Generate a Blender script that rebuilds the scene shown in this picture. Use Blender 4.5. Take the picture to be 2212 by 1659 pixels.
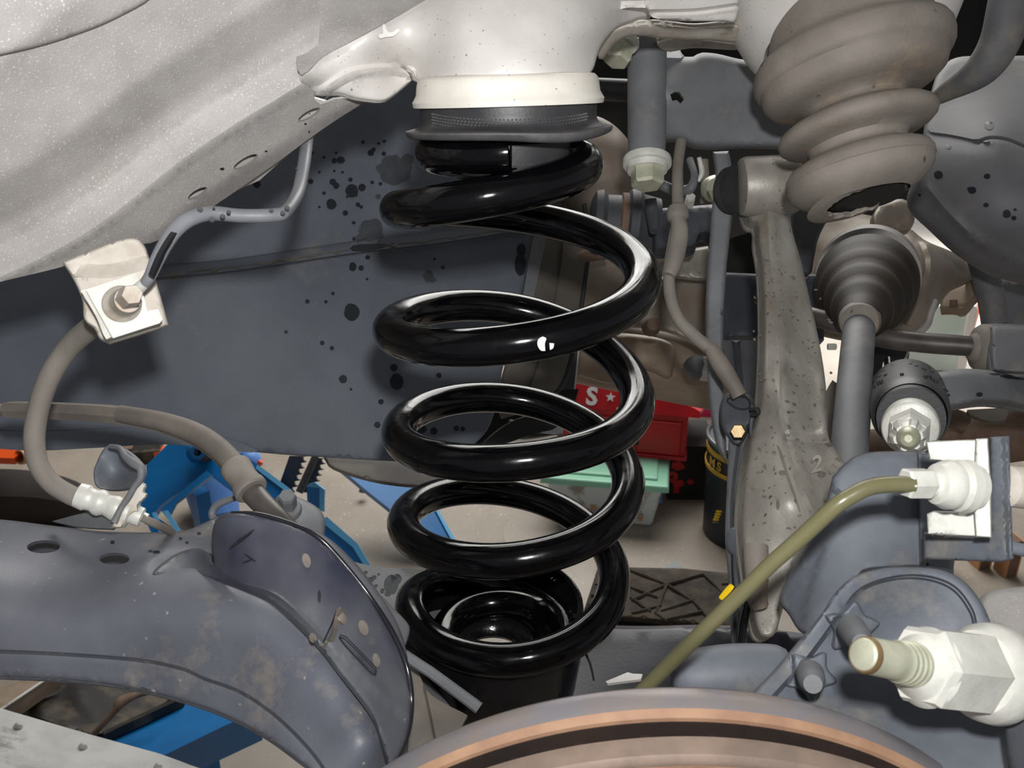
import bpy, math, random
import numpy as np
from mathutils import Vector, Matrix, noise as mnoise
from mathutils.geometry import delaunay_2d_cdt
random.seed(7); rng = np.random.RandomState(7)
S = bpy.context.scene; COL = S.collection
for o in list(bpy.data.objects): bpy.data.objects.remove(o)

# ------------------------------------------------------------ camera, world, lights, exposure
F = 2080.0; PITCH = math.radians(24); CH = 1.65
CP, SP = math.cos(PITCH), math.sin(PITCH)
cam = bpy.data.cameras.new('camera'); cam_ob = bpy.data.objects.new('camera', cam); COL.objects.link(cam_ob)
cam_ob.location = (0, 0, CH); cam_ob.rotation_euler = (math.pi/2-PITCH, 0, 0)
cam.sensor_width = 36; cam.lens = 36*F/2212; cam.clip_start = .02; cam.clip_end = 100
cam.dof.use_dof = True; cam.dof.focus_distance = .52; cam.dof.aperture_fstop = 36
S.camera = cam_ob
S.view_settings.view_transform = 'Standard'; S.view_settings.look = 'None'
S.view_settings.gamma = 1; S.view_settings.use_curve_mapping = False; S.view_settings.exposure = 0.0
w = bpy.data.worlds.new('world'); S.world = w; w.use_nodes = True
w.node_tree.nodes['Background'].inputs[0].default_value = (.92, .95, 1, 1)
w.node_tree.nodes['Background'].inputs[1].default_value = .24
def area(name, loc, target, size, power, color=(1, 1, 1), sy=None):
    l = bpy.data.lights.new(name, 'AREA'); l.energy = power; l.color = color; l.size = size
    if sy: l.shape = 'RECTANGLE'; l.size_y = sy
    o = bpy.data.objects.new(name, l); COL.objects.link(o); o.location = loc
    o.rotation_euler = (Vector(target)-Vector(loc)).to_track_quat('-Z', 'Y').to_euler(); return o
# the camera's own flash, just above the lens
area('flash', (.010, 0, CH+.045), (.0, .6, CH-.17), .016, 2.25, (1, .99, .97))
# workshop lamps above the floor beyond the car
area('workshop_lamp', (.4, 4.3, 3.4), (.3, 2.8, 0), 3.0, 200, (1, .985, .95))
sl = bpy.data.lights.new('yard_daylight', 'SPOT'); sl.energy = 2600; sl.spot_size = math.radians(26); sl.spot_blend = .5; sl.shadow_soft_size = .3; sl.color = (1, .98, .95)
so = bpy.data.objects.new('yard_daylight', sl); COL.objects.link(so); so.location = (4.2, 7.2, 4.6); so.rotation_euler = (Vector((2.35, 4.75, 0))-so.location).to_track_quat('-Z', 'Y').to_euler()

# ------------------------------------------------------------ geometry helpers
def P(x, y, d):            # a point seen at photo pixel x,y at depth d (m) from the lens
    a = (x-1106)/F; b = -(y-829.5)/F
    return Vector((d*a, d*(CP+b*SP), CH+d*(-SP+b*CP)))
def GND(x, y, z=0.0):      # the point of the horizontal plane z seen at x,y
    a = (x-1106)/F; b = -(y-829.5)/F
    t = (z-CH)/(-SP+b*CP); return Vector((t*a, t*(CP+b*SP), z))
def PN(x, y, d):
    x, y, d = (np.asarray(v, float) for v in (x, y, d))
    a = (x-1106)/F; b = -(y-829.5)/F
    return np.stack([d*a, d*(CP+b*SP), CH+d*(-SP+b*CP)], -1)
WL = {}
def wl(o): return WL.get(o.name, Vector((0, 0, 0)))
def tag(o, label=None, cat=None, group=None, kind=None):
    if label: o['label'] = label
    if cat: o['category'] = cat
    if group: o['group'] = group
    if kind: o['kind'] = kind
    return o
def thing(name, label, cat, loc, group=None):
    o = bpy.data.objects.new(name, None); COL.objects.link(o); o.empty_display_size = .01
    o.location = loc; WL[o.name] = Vector(loc); return tag(o, label, cat, group)
def mesh(name, verts, faces, mat, parent=None, angle=38, smooth=True):
    v = np.array([tuple(p) for p in verts], float)
    c = (v.min(0)+v.max(0))/2
    me = bpy.data.meshes.new(name); me.from_pydata((v-c).tolist(), [], [list(map(int, f)) for f in faces]); me.update()
    if smooth:
        me.polygons.foreach_set('use_smooth', [True]*len(me.polygons)); me.set_sharp_from_angle(angle=math.radians(angle))
    me.materials.append(mat)
    o = bpy.data.objects.new(name, me); COL.objects.link(o)
    c = Vector(c)
    o.location = c-(wl(parent) if parent else Vector((0, 0, 0))); o.parent = parent; WL[o.name] = c
    return o
class MB:                  # joins simple solids into one mesh
    def __init__(s): s.v = []; s.f = []
    def add(s, v, f):
        n = len(s.v); s.v += [tuple(p) for p in v]; s.f += [[n+i for i in q] for q in f]; return s
    def build(s, name, mat, parent=None, **k): return mesh(name, s.v, s.f, mat, parent, **k)
def cr(p, n, closed=False):  # Catmull-Rom through points, n steps per span
    p = [np.array(q, float) for q in p]; m = len(p); out = []
    for i in range(m if closed else m-1):
        if closed: a, b, c, d = p[i-1], p[i], p[(i+1) % m], p[(i+2) % m]
        else:
            b, c = p[i], p[i+1]; a = p[i-1] if i else 2*b-c; d = p[i+2] if i+2 < m else 2*c-b
        for k in range(n):
            t = k/n; out.append(.5*((2*b)+(-a+c)*t+(2*a-5*b+4*c-d)*t*t+(-a+3*b-3*c+d)*t**3))
    if not closed: out.append(p[-1])
    return np.array(out)
def tube_geo(pts, rad, seg=20, flat=None, cap=True):
    pts = [Vector(p) for p in pts]; n = len(pts); V = []; Fc = []
    T = [((pts[min(i+1, n-1)]-pts[max(i-1, 0)]).normalized()) for i in range(n)]
    u = T[0].orthogonal().normalized() if flat is None else (flat-T[0]*flat.dot(T[0])).normalized()
    for i in range(n):
        u = (u-T[i]*u.dot(T[i])).normalized(); w_ = T[i].cross(u)
        r = rad[i]; ru, rw = (r if isinstance(r, tuple) else (r, r))
        for k in range(seg):
            a = 2*math.pi*k/seg; V.append(pts[i]+u*math.cos(a)*ru+w_*math.sin(a)*rw)
    for i in range(n-1):
        for k in range(seg):
            k2 = (k+1) % seg; Fc.append((i*seg+k, i*seg+k2, (i+1)*seg+k2, (i+1)*seg+k))
    if cap: Fc.append(tuple(range(seg))[::-1]); Fc.append(tuple((n-1)*seg+k for k in range(seg)))
    return V, Fc
def tube(name, pts, mat, parent=None, n=8, seg=20, smooth=True, wob=0):
    """pts: (x, y, depth, radius in photo pixels)"""
    q = cr(pts, n) if smooth and len(pts) > 2 else np.array(pts, float)
    W = [P(*r[:3]) for r in q]; R = [r[3]*r[2]/F for r in q]
    if wob: R = [r*(1+wob*mnoise.noise(Vector((i*.7, r*900, 3)))) for i, r in enumerate(R)]
    V, Fc = tube_geo(W, R, seg); return mesh(name, V, Fc, mat, parent)
def lathe_geo(A, B, prof, seg=48, mod=None, phase=0, ref=None, closed=False):
    """prof: (distance along axis m, radius m)"""
    A = Vector(A); ax = (Vector(B)-A).normalized()
    u = Vector(ref) if ref else Vector((1, 0, 0))
    if abs(u.dot(ax)) > .9: u = Vector((0, 0, 1))
    u = (u-ax*u.dot(ax)).normalized(); w_ = ax.cross(u); V = []; Fc = []; n = len(prof)
    for i, (t, r) in enumerate(prof):
        for k in range(seg):
            a = 2*math.pi*k/seg+phase; dt, dr = mod(a, i, t, r) if mod else (0, 0)
            V.append(A+ax*(t+dt)+(u*math.cos(a)+w_*math.sin(a))*(r+dr))
    for i in range(n-1):
        for k in range(seg):
            k2 = (k+1) % seg; Fc.append((i*seg+k, i*seg+k2, (i+1)*seg+k2, (i+1)*seg+k))
    if closed:
        for k in range(seg):
            k2 = (k+1) % seg; Fc.append(((n-1)*seg+k, (n-1)*seg+k2, k2, k))
    else: Fc.append(tuple(range(seg))[::-1]); Fc.append(tuple((n-1)*seg+k for k in range(seg)))
    return V, Fc
def lathe(name, A, B, prof, mat, parent=None, seg=48, mod=None, phase=0, open_=False, angle=38, curve=0, closed=False):
    """A,B: (x,y,depth); prof: (fraction of AB, radius px at that depth)"""
    a, b = P(*A), P(*B); L = (b-a).length
    pr = cr(prof, curve) if curve else prof
    pr = [(t*L, r*(A[2]+(B[2]-A[2])*t)/F) for t, r in pr]
    V, Fc = lathe_geo(a, b, pr, seg, mod, phase, None, closed)
    if open_: Fc = Fc[:-2]
    return mesh(name, V, Fc, mat, parent, angle=angle)
def hexn(name, A, B, r, mat, parent=None, phase=.2, n=6):
    return lathe(name, A, B, [(0, r*.9), (.08, r), (.85, r), (1, r*.86)], mat, parent, seg=n, phase=phase, angle=15)
def box_geo(c, sx, sy, sz, rz=0, bev=0):
    c = Vector(c); R = Matrix.Rotation(rz, 3, 'Z'); V = []
    for i in (-1, 1):
        for j in (-1, 1):
            for k in (-1, 1): V.append(c+R @ Vector((i*sx/2, j*sy/2, k*sz/2)))
    return V, [(0, 1, 3, 2), (4, 6, 7, 5), (0, 4, 5, 1), (2, 3, 7, 6), (0, 2, 6, 4), (1, 5, 7, 3)]
def bev(o, wd, seg=2):
    m = o.modifiers.new('bevel', 'BEVEL'); m.width = wd; m.segments = seg; m.limit_method = 'ANGLE'; m.angle_limit = math.radians(35); m.harden_normals = False; return o
def beam_geo(a, b, w_, h, side=None):
    a, b = Vector(a), Vector(b); t = (b-a).normalized(); s = Vector(side) if side else t.orthogonal()
    s = (s-t*s.dot(t)).normalized(); u = t.cross(s); V = []
    for p in (a, b):
        for i, j in ((-1, -1), (1, -1), (1, 1), (-1, 1)): V.append(p+s*i*w_/2+u*j*h/2)
    return V, [(0, 3, 2, 1), (4, 5, 6, 7), (0, 1, 5, 4), (1, 2, 6, 5), (2, 3, 7, 6), (3, 0, 4, 7)]
def tps(c):
    c = np.array(c, float); X = c[:, :2]/500; n = len(c)
    def U(r): return np.where(r > 1e-9, r*r*np.log(r+1e-12), 0)
    K = U(np.linalg.norm(X[:, None]-X[None], axis=-1))+np.eye(n)*1e-5
    Q = np.hstack([np.ones((n, 1)), X]); A = np.zeros((n+3, n+3)); A[:n, :n] = K; A[:n, n:] = Q; A[n:, :n] = Q.T
    s = np.linalg.lstsq(A, np.r_[c[:, 2], 0, 0, 0], rcond=None)[0]
    def f(x, y):
        p = np.stack([np.ravel(x), np.ravel(y)], -1)/500
        return (U(np.linalg.norm(p[:, None]-X[None], axis=-1)) @ s[:n]+s[n]+p @ s[n+1:]).reshape(np.shape(x))
    return f
def sdist(x, y, poly, closed=False):   # distance to polyline, sign + on the right hand (below a left-to-right line)
    poly = np.array(poly, float); a = poly if closed else poly[:-1]; b = np.roll(poly, -1, 0) if closed else poly[1:]
    p = np.stack([np.ravel(x), np.ravel(y)], -1); best = np.full(len(p), 1e9); sg = np.ones(len(p))
    for i in range(len(a)):
        ab = b[i]-a[i]; L = ab @ ab+1e-12; t = np.clip(((p-a[i]) @ ab)/L, 0, 1); q = a[i]+t[:, None]*ab
        dd = np.linalg.norm(p-q, axis=1); cx = ab[0]*(p[:, 1]-a[i][1])-ab[1]*(p[:, 0]-a[i][0]); m = dd < best-1e-9
        best = np.where(m, dd, best); sg = np.where(m, np.sign(cx), sg)
    return best.reshape(np.shape(x)), sg.reshape(np.shape(x))
def inside(x, y, poly):
    poly = np.array(poly, float); x = np.asarray(x); y = np.asarray(y); r = np.zeros(x.shape, bool); n = len(poly)
    for i in range(n):
        x1, y1 = poly[i]; x2, y2 = poly[i-1]
        c = ((y1 > y) != (y2 > y)); xi = (x2-x1)*(y-y1)/((y2-y1) if y2 != y1 else 1e-9)+x1; r ^= c & (x < xi)
    return r
def outl(pts, closed=True, sp=12):
    """smooth outline; a point (x,y,1) is a corner"""
    n = len(pts); cor = [i for i, p in enumerate(pts) if len(p) > 2]
    if not closed or not cor:
        P2 = [p[:2] for p in pts]; q = cr(P2, 10, closed)
    else:
        q = []
        for a, b in zip(cor, cor[1:]+[cor[0]+n]):
            seg = [pts[i % n][:2] for i in range(a, b+1)]; q += list(cr(seg, 10))[:-1]
        q = np.array(q)
    out = [q[0]]; 
    for p in q[1:]:
        if np.linalg.norm(p-out[-1]) >= sp: out.append(p)
    cs = [np.array(pts[i][:2], float) for i in cor]
    for c in cs:           # snap nearest sample to the corner
        j = min(range(len(out)), key=lambda k: np.linalg.norm(out[k]-c)); out[j] = c
    if closed and np.linalg.norm(out[0]-out[-1]) < sp*.5: out.pop()
    return np.array(out)
def ell(cx, cy, a, b, rot=0, n=20):
    r = math.radians(rot); return [(cx+a*math.cos(t)*math.cos(r)-b*math.sin(t)*math.sin(r), cy+a*math.cos(t)*math.sin(r)+b*math.sin(t)*math.cos(r)) for t in np.linspace(0, 2*math.pi, n, endpoint=False)]
def panel(name, outline, depth, mat, parent=None, thick=.002, holes=(), step=14, rnd=None, folds=(), pads=(), sp=None, rough=0, angle=40):
    """A pressed sheet: outline in photo pixels, its distance from the lens by control points, creases (folds) and pads, real thickness."""
    O = outl(outline, sp=sp or step*.8); H = [np.array(h, float) for h in holes]
    base = depth if callable(depth) else tps(depth)
    FO = [(outl(p, False, 10), sorted(pr)) for p, pr in folds]; PO = [(outl(p, sp=8) if len(p) > 4 else np.array([q[:2] for q in p], float), amp, sw) for p, amp, sw in pads]
    def dep(x, y, edge=True):
        x = np.asarray(x, float); y = np.asarray(y, float); d = base(x, y)
        for pl, pr in FO:
            ds, sg = sdist(x, y, pl); s = ds*sg; xs = [a for a, _ in pr]; ys = [b for _, b in pr]
            d = d+np.interp(s, xs, ys)
        for pl, amp, sw in PO:
            ds, _ = sdist(x, y, pl, True); ins = inside(x, y, pl); s = np.where(ins, ds, -ds)
            t = np.clip(s/sw+.5, 0, 1); d = d-amp*t*t*(3-2*t)
        if rnd and edge:
            ds, _ = sdist(x, y, O, True); t = np.clip(1-ds/rnd[0], 0, 1); d = d+rnd[1]*(1-np.sqrt(np.clip(1-t*t, 0, 1)))
        return d
    x0, y0 = O.min(0); x1, y1 = O.max(0)
    gx, gy = np.meshgrid(np.arange(x0, x1, step), np.arange(y0, y1, step*.87)); gx = gx+((np.arange(gx.shape[0]) % 2)*step/2)[:, None]
    pts = np.stack([gx.ravel(), gy.ravel()], -1)
    def offs(pl, s, closed):
        t = (np.roll(pl, -1, 0)-np.roll(pl, 1, 0)) if closed else np.gradient(pl, axis=0)
        nn = np.stack([-t[:, 1], t[:, 0]], -1); nn /= (np.linalg.norm(nn, axis=1)[:, None]+1e-9); return pl+nn*s
    ex = []; lines = []
    if rnd:
        ar = np.sum(O[:, 0]*np.roll(O[:, 1], -1)-np.roll(O[:, 0], -1)*O[:, 1]); sgn = 1 if ar > 0 else -1
        for k in (.1, .3, .6, 1.0): ex.append(offs(O, sgn*k*rnd[0], True))
    for pl, pr in FO:
        for s, _ in pr:
            if abs(s) < 90: lines.append(offs(pl, s, False))
    for pl, amp, sw in PO:
        for s in (-sw/2, 0, sw/2): l_ = offs(pl, s, True); lines.append(np.vstack([l_, l_[:1]]) if 1 else l_)
    ok = lambda q, m: (inside(q[:, 0], q[:, 1], O) & (sdist(q[:, 0], q[:, 1], O, True)[0] > m))
    if ex:
        ex = np.vstack(ex); ex = ex[ok(ex, 1.2 if rnd else 3)]
        key = {}; 
        for q in ex: key.setdefault((round(q[0]/3), round(q[1]/3)), q)
        ex = np.array(list(key.values())) if key else np.zeros((0, 2))
    else: ex = np.zeros((0, 2))
    pts = pts[ok(pts, step*.5)]
    if len(ex) and len(pts):
        kk = set((int(q[0]//(step*.6)), int(q[1]//(step*.6))) for q in ex); pts = np.array([q for q in pts if (int(q[0]//(step*.6)), int(q[1]//(step*.6))) not in kk] or np.zeros((0, 2)))
    pts = np.vstack([ex, pts.reshape(-1, 2)])
    if lines and len(pts):
        kl = set()
        for q in np.vstack(lines):
            for dx in (-3, 0, 3):
                for dy in (-3, 0, 3): kl.add((int((q[0]+dx)//3), int((q[1]+dy)//3)))
        pts = np.array([q for q in pts if (int(q[0]//3), int(q[1]//3)) not in kl]).reshape(-1, 2)
    for h in H:
        if len(pts): pts = pts[~inside(pts[:, 0], pts[:, 1], h) & (sdist(pts[:, 0], pts[:, 1], h, True)[0] > 2)]
    V = [tuple(p) for p in O]; E = [(i, (i+1) % len(O)) for i in range(len(O))]
    for ln in lines:
        m_ok = ok(ln, 2.5)
        for h in H: m_ok &= ~inside(ln[:, 0], ln[:, 1], h) & (sdist(ln[:, 0], ln[:, 1], h, True)[0] > 3)
        n0 = len(V); V += [tuple(p) for p in ln]; keepi = {}
        V = V[:n0]; prev = None
        for i, g in enumerate(m_ok):
            if g:
                V.append(tuple(ln[i])); 
                if prev is not None and prev[0] == i-1: E.append((prev[1], len(V)-1))
                prev = (i, len(V)-1)
    for h in H:
        n0 = len(V); V += [tuple(p) for p in h]; E += [(n0+i, n0+(i+1) % len(h)) for i in range(len(h))]
    V += [tuple(p) for p in pts]
    vo, eo, fo, *_ = delaunay_2d_cdt([Vector(v) for v in V], E, [], 0, 1e-3)
    xy = np.array([tuple(v) for v in vo]); fa = np.array([f for f in fo]); c = xy[fa].mean(1)
    keep = inside(c[:, 0], c[:, 1], O)
    for h in H: keep &= ~inside(c[:, 0], c[:, 1], h)
    fa = fa[keep]; a, b, c3 = xy[fa[:, 0]], xy[fa[:, 1]], xy[fa[:, 2]]
    cr_ = (b[:, 0]-a[:, 0])*(c3[:, 1]-a[:, 1])-(b[:, 1]-a[:, 1])*(c3[:, 0]-a[:, 0])
    fa = fa[np.abs(cr_) > 1e-6]; cr_ = cr_[np.abs(cr_) > 1e-6]; fl = cr_ > 0; fa[fl] = fa[fl][:, ::-1]   # face the viewer (y is down)
    d = dep(xy[:, 0], xy[:, 1])
    if rough: d = d+np.array([mnoise.noise(Vector((p[0]*.02, p[1]*.02, 1.7)))*rough for p in xy])
    fr = PN(xy[:, 0], xy[:, 1], d); dir_ = PN(xy[:, 0], xy[:, 1], np.ones(len(xy)))-np.array([0, 0, CH]); dir_ /= np.linalg.norm(dir_, axis=1)[:, None]
    # push the back face along the panel's mean inward normal, blended with the line of sight
    n3 = np.cross(fr[fa[:, 1]]-fr[fa[:, 0]], fr[fa[:, 2]]-fr[fa[:, 0]]).sum(0); n3 /= np.linalg.norm(n3)+1e-12
    bd = -n3*.7+dir_*.5; bd /= np.linalg.norm(bd, axis=1)[:, None]
    bk = fr+bd*thick; n = len(fr)
    cnt = {}
    for f in fa.tolist():
        for i in range(3):
            e = (f[i], f[(i+1) % 3]); cnt[e] = 1
    rim = [e for e in cnt if (e[1], e[0]) not in cnt]
    faces = fa.tolist()+[[q+n for q in f[::-1]] for f in fa.tolist()]+[[e[1], e[0], e[0]+n, e[1]+n] for e in rim]
    ob = mesh(name, np.vstack([fr, bk]), faces, mat, parent, angle=angle)
    ob_dep[ob.name] = dep
    return ob
ob_dep = {}
def depf(o): return ob_dep[o.name]
def spots(name, dep, lst, mat, parent, lift=.0005, irr=.12, kind='stuff', th=.0002):
    """thin wet spots / weld dots lying on a panel"""
    m = MB()
    for s in lst:
        x, y, a = s[:3]; b = s[3] if len(s) > 3 else a; rot = s[4] if len(s) > 4 else 0
        n = 22 if a > 6 else 12; e = np.array(ell(0, 0, a, b, rot, n))
        k = 1+irr*np.array([mnoise.noise(Vector((math.cos(t)*1.7+x, math.sin(t)*1.7+y, .3))) for t in np.linspace(0, 2*math.pi, n, endpoint=False)])
        e = e*k[:, None]+[x, y]; q = np.vstack([e, [[x, y]]]); d = dep(q[:, 0], q[:, 1])-lift
        V = PN(q[:, 0], q[:, 1], d); V2 = PN(q[:, 0], q[:, 1], d+th+lift*.6)
        m.add(np.vstack([V, V2]), [(n, (i+1) % n, i) for i in range(n)]+[(i, (i+1) % n, (i+1) % n+n+1, i+n+1) for i in range(n)])
    o = m.build(name, mat, parent); 
    if kind: o['kind'] = kind
    return o
def text_mesh(name, body, mat, parent, origin, xdir, ydir, size, ext=.0006, bold=0):
    cu = bpy.data.curves.new(name, 'FONT'); cu.body = body; cu.size = 1; cu.extrude = .02; cu.offset = bold; cu.resolution_u = 3
    t = bpy.data.objects.new('tmp', cu); COL.objects.link(t); dg = bpy.context.evaluated_depsgraph_get(); dg.update()
    me = bpy.data.meshes.new_from_object(t.evaluated_get(dg)); xd = Vector(xdir).normalized(); yd = Vector(ydir).normalized(); nd = xd.cross(yd)
    V = [Vector(origin)+xd*v.co.x*size+yd*v.co.y*size+nd*(v.co.z/.02+1)*ext for v in me.vertices]; Fc = [list(p.vertices) for p in me.polygons]
    bpy.data.objects.remove(t); return mesh(name, V, Fc, mat, parent, smooth=False)

# ------------------------------------------------------------ materials
def lin(c): return tuple((v/255/12.92 if v/255 <= .04045 else ((v/255+.055)/1.055)**2.4) for v in c)+(1,)
def mat(name, c1, c2=None, scale=60, rough=.6, metal=0, bump=.15, bscale=600, speck=None, sscale=500, sth=.72, spec=.5, dirt=None, dth=.55, dscale=25, coat=0, rvar=.0, emit=None, stretch=None, alpha=None, trans=0, contrast=(.35, .65)):
    m = bpy.data.materials.new(name); m.use_nodes = True; nt = m.node_tree; N = nt.nodes; L = nt.links; B = N['Principled BSDF']
    tc = N.new('ShaderNodeTexCoord'); src = tc.outputs['Object']
    if stretch:
        mp = N.new('ShaderNodeMapping'); mp.inputs['Scale'].default_value = stretch; L.new(src, mp.inputs[0]); src = mp.outputs[0]
    def noise(s, det=4, r=.6):
        n = N.new('ShaderNodeTexNoise'); n.inputs['Scale'].default_value = s; n.inputs['Detail'].default_value = det; n.inputs['Roughness'].default_value = r; L.new(src, n.inputs['Vector']); return n.outputs['Fac']
    def ramp(f, a, b):
        r = N.new('ShaderNodeMapRange'); r.inputs['From Min'].default_value = a; r.inputs['From Max'].default_value = b; r.clamp = True; L.new(f, r.inputs['Value']); return r.outputs[0]
    def mix(f, a, b):
        x = N.new('ShaderNodeMix'); x.data_type = 'RGBA'; L.new(f, x.inputs['Factor'])
        for k, v in ((6, a), (7, b)):
            if isinstance(v, tuple): x.inputs[k].default_value = v
            else: L.new(v, x.inputs[k])
        return x.outputs[2]
    c = lin(c1)
    if c2: c = mix(ramp(noise(scale), *contrast), lin(c1), lin(c2))
    if dirt: c = mix(ramp(noise(dscale, 6, .7), dth, dth+.15), c, lin(dirt))
    if speck: c = mix(ramp(noise(sscale, 1, .3), sth, sth+.04), c, lin(speck))
    if isinstance(c, tuple): B.inputs['Base Color'].default_value = c
    else: L.new(c, B.inputs['Base Color'])
    B.inputs['Roughness'].default_value = rough; B.inputs['Metallic'].default_value = metal; B.inputs['Specular IOR Level'].default_value = spec
    B.inputs['Coat Weight'].default_value = coat; B.inputs['Coat Roughness'].default_value = .05
    if rvar:
        r = N.new('ShaderNodeMapRange'); r.inputs['From Min'].default_value = .35; r.inputs['From Max'].default_value = .7; r.inputs['To Min'].default_value = rough; r.inputs['To Max'].default_value = min(1, rough+rvar)
        L.new(noise(scale*1.7, 5), r.inputs['Value']); L.new(r.outputs[0], B.inputs['Roughness'])
    if bump:
        b = N.new('ShaderNodeBump'); b.inputs['Strength'].default_value = bump; b.inputs['Distance'].default_value = .0006; L.new(noise(bscale, 3), b.inputs['Height']); L.new(b.outputs[0], B.inputs['Normal'])
    if emit: B.inputs['Emission Color'].default_value = lin(emit[0]); B.inputs['Emission Strength'].default_value = emit[1]
    if trans: B.inputs['Transmission Weight'].default_value = trans
    return m
M = {}
M['silver'] = mat('silver_paint', (172, 168, 165), (154, 150, 148), 30, .6, .1, .3, 1300, spec=.3, speck=(190, 187, 184), sscale=1500, sth=.66, dirt=(156, 142, 130), dth=.60, dscale=14)
M['silver_light'] = mat('pale_silver_paint', (212, 208, 204), (196, 192, 188), 30, .42, .05, .10, 500, speck=(130, 125, 120), sscale=900, sth=.74)
M['cream'] = mat('cream_paint', (226, 222, 214), (206, 200, 190), 30, .5, 0, .05, 300, speck=(140, 132, 122), sscale=900, sth=.76)
M['beige_cast'] = mat('dusty_pale_metal', (206, 200, 190), (180, 170, 158), 60, .6, 0, .2, 500, dirt=(160, 142, 122), dth=.55, dscale=30)
M['alu'] = mat('cast_aluminium', (170, 166, 158), (146, 141, 133), 40, .45, .25, .2, 700, speck=(96, 90, 82), sscale=420, sth=.72, dirt=(138, 128, 114), dth=.58, dscale=22, stretch=(1, 1, .6))
M['liner'] = mat('liner_plastic', (104, 110, 120), (88, 94, 104), 9, .6, 0, .25, 1100, dirt=(122, 120, 114), dth=.58, dscale=10, speck=(160, 162, 165), sscale=500, sth=.80)
M['liner_dusty'] = mat('liner_dusty', (112, 106, 98), (94, 90, 86), 30, .75, 0, .2, 600)
M['wet'] = mat('wet_spot', (34, 37, 43), (40, 43, 50), 200, .5, 0, .1, 900, spec=.25)
M['dryspot'] = mat('dried_spot', (62, 66, 74), (74, 76, 80), 120, .45, 0, .6, 500)
M['arm'] = mat('arm_black_paint_dusty', (106, 108, 116), (84, 87, 97), 12, .5, 0, .15, 900, dirt=(124, 118, 112), dth=.56, dscale=24, speck=(146, 142, 138), sscale=380, sth=.76)
M['gusset'] = mat('gusset_paint', (44, 46, 64), (100, 102, 106), 11, .42, 0, .15, 600, dirt=(118, 104, 90), dth=.64, dscale=34)
M['edge_black'] = mat('glossy_black_edge', (22, 22, 28), (36, 36, 42), 40, .2, 0, .05, 400)
M['black_gloss'] = mat('black_gloss_spring', (4, 4, 6), (8, 8, 10), 60, .09, 0, .05, 120, rvar=.12, spec=.34, dirt=(36, 34, 34), dth=.70, dscale=70)
M['black_rubber'] = mat('black_rubber', (40, 41, 44), (52, 52, 54), 60, .48, 0, .15, 600)
M['black_wet'] = mat('black_wet_rubber', (12, 12, 13), (20, 20, 21), 60, .2, 0, .5, 260)
M['lip'] = mat('grey_rubber_lip', (86, 84, 84), (66, 66, 68), 80, .6, 0, .3, 600)
M['dusty_rubber'] = mat('dusty_rubber', (140, 132, 124), (118, 111, 104), 22, .7, 0, .35, 500, dirt=(150, 132, 112), dth=.55, dscale=20, speck=(80, 76, 72), sscale=120, sth=.76)
M['hose'] = mat('dusty_hose', (134, 128, 120), (118, 112, 105), 50, .75, 0, .2, 900, stretch=(1, 1, .5))
M['cable'] = mat('cable_sheath', (128, 120, 112), (104, 98, 92), 30, .7, 0, .1, 500)
M['pipe'] = mat('coated_pipe', (128, 130, 136), (112, 113, 118), 30, .42, 0, .08, 500)
M['zinc'] = mat('zinc_bolt', (198, 198, 178), (176, 178, 158), 120, .42, .35, .1, 500, dirt=(160, 168, 130), dth=.6, dscale=80)
M['zinc_white'] = mat('white_zinc', (222, 221, 214), (200, 200, 192), 80, .45, .15, .2, 500, dirt=(150, 142, 124), dth=.64, dscale=70)
M['grey'] = mat('dusty_grey_paint', (118, 120, 123), (100, 102, 106), 24, .6, 0, .2, 800, dirt=(132, 128, 122), dth=.58, dscale=18)
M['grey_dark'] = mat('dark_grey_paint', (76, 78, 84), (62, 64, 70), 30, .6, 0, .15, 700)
M['navy'] = mat('navy_paint', (52, 56, 66), (68, 72, 80), 20, .5, 0, .15, 700)
M['tank'] = mat('tank_plastic', (112, 112, 116), (98, 98, 102), 14, .62, 0, .2, 900, dirt=(134, 128, 118), dth=.55, dscale=9)
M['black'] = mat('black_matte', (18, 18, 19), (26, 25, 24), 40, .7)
M['boot'] = mat('brown_black_rubber_boot', (48, 38, 28), (34, 28, 23), 40, .65, 0, .3, 700)
M['brown'] = mat('rusty_brown', (128, 104, 88), (104, 84, 72), 40, .8, 0, .4, 500, dirt=(140, 84, 62), dth=.62)
M['shield'] = mat('heat_shield', (160, 150, 138), (140, 128, 116), 18, .5, .3, .2, 300, dirt=(150, 122, 102), dth=.55)
M['muffler'] = mat('muffler_steel', (172, 156, 138), (150, 130, 112), 12, .5, .3, .15, 300, dirt=(150, 112, 88), dth=.6, stretch=(1, 1, 3))
M['olive'] = mat('olive_brake_pipe', (112, 108, 78), (98, 96, 70), 20, .28, 0, .03, 300)
M['yellow'] = mat('yellow_paint', (240, 200, 20), None, rough=.5)
M['knuckle'] = mat('knuckle_paint', (116, 121, 130), (94, 99, 108), 24, .55, 0, .15, 800, dirt=(128, 126, 122), dth=.56)
M['rotor'] = mat('rotor_edge', (156, 138, 124), (134, 136, 146), 22, .35, .35, .15, 400, dirt=(168, 134, 108), dth=.58, dscale=22)
M['rotor_orange'] = mat('rotor_rust_edge', (172, 136, 108), (146, 112, 90), 40, .7, 0, .2, 400)
M['rotor_face'] = mat('rotor_rust_face', (146, 116, 90), (126, 90, 72), 26, .65, .15, .3, 300, dirt=(168, 152, 128), dth=.56, dscale=30)
M['rotor_shade'] = mat('rotor_vent_shade', (46, 30, 24), (30, 20, 16), 40, .9)  # shade of the vent gap put into a dark brown
M['plate'] = mat('steel_plate', (226, 226, 222), (204, 204, 200), 20, .35, .1, .06, 200, dirt=(60, 58, 58), dth=.56, dscale=7)
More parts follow.
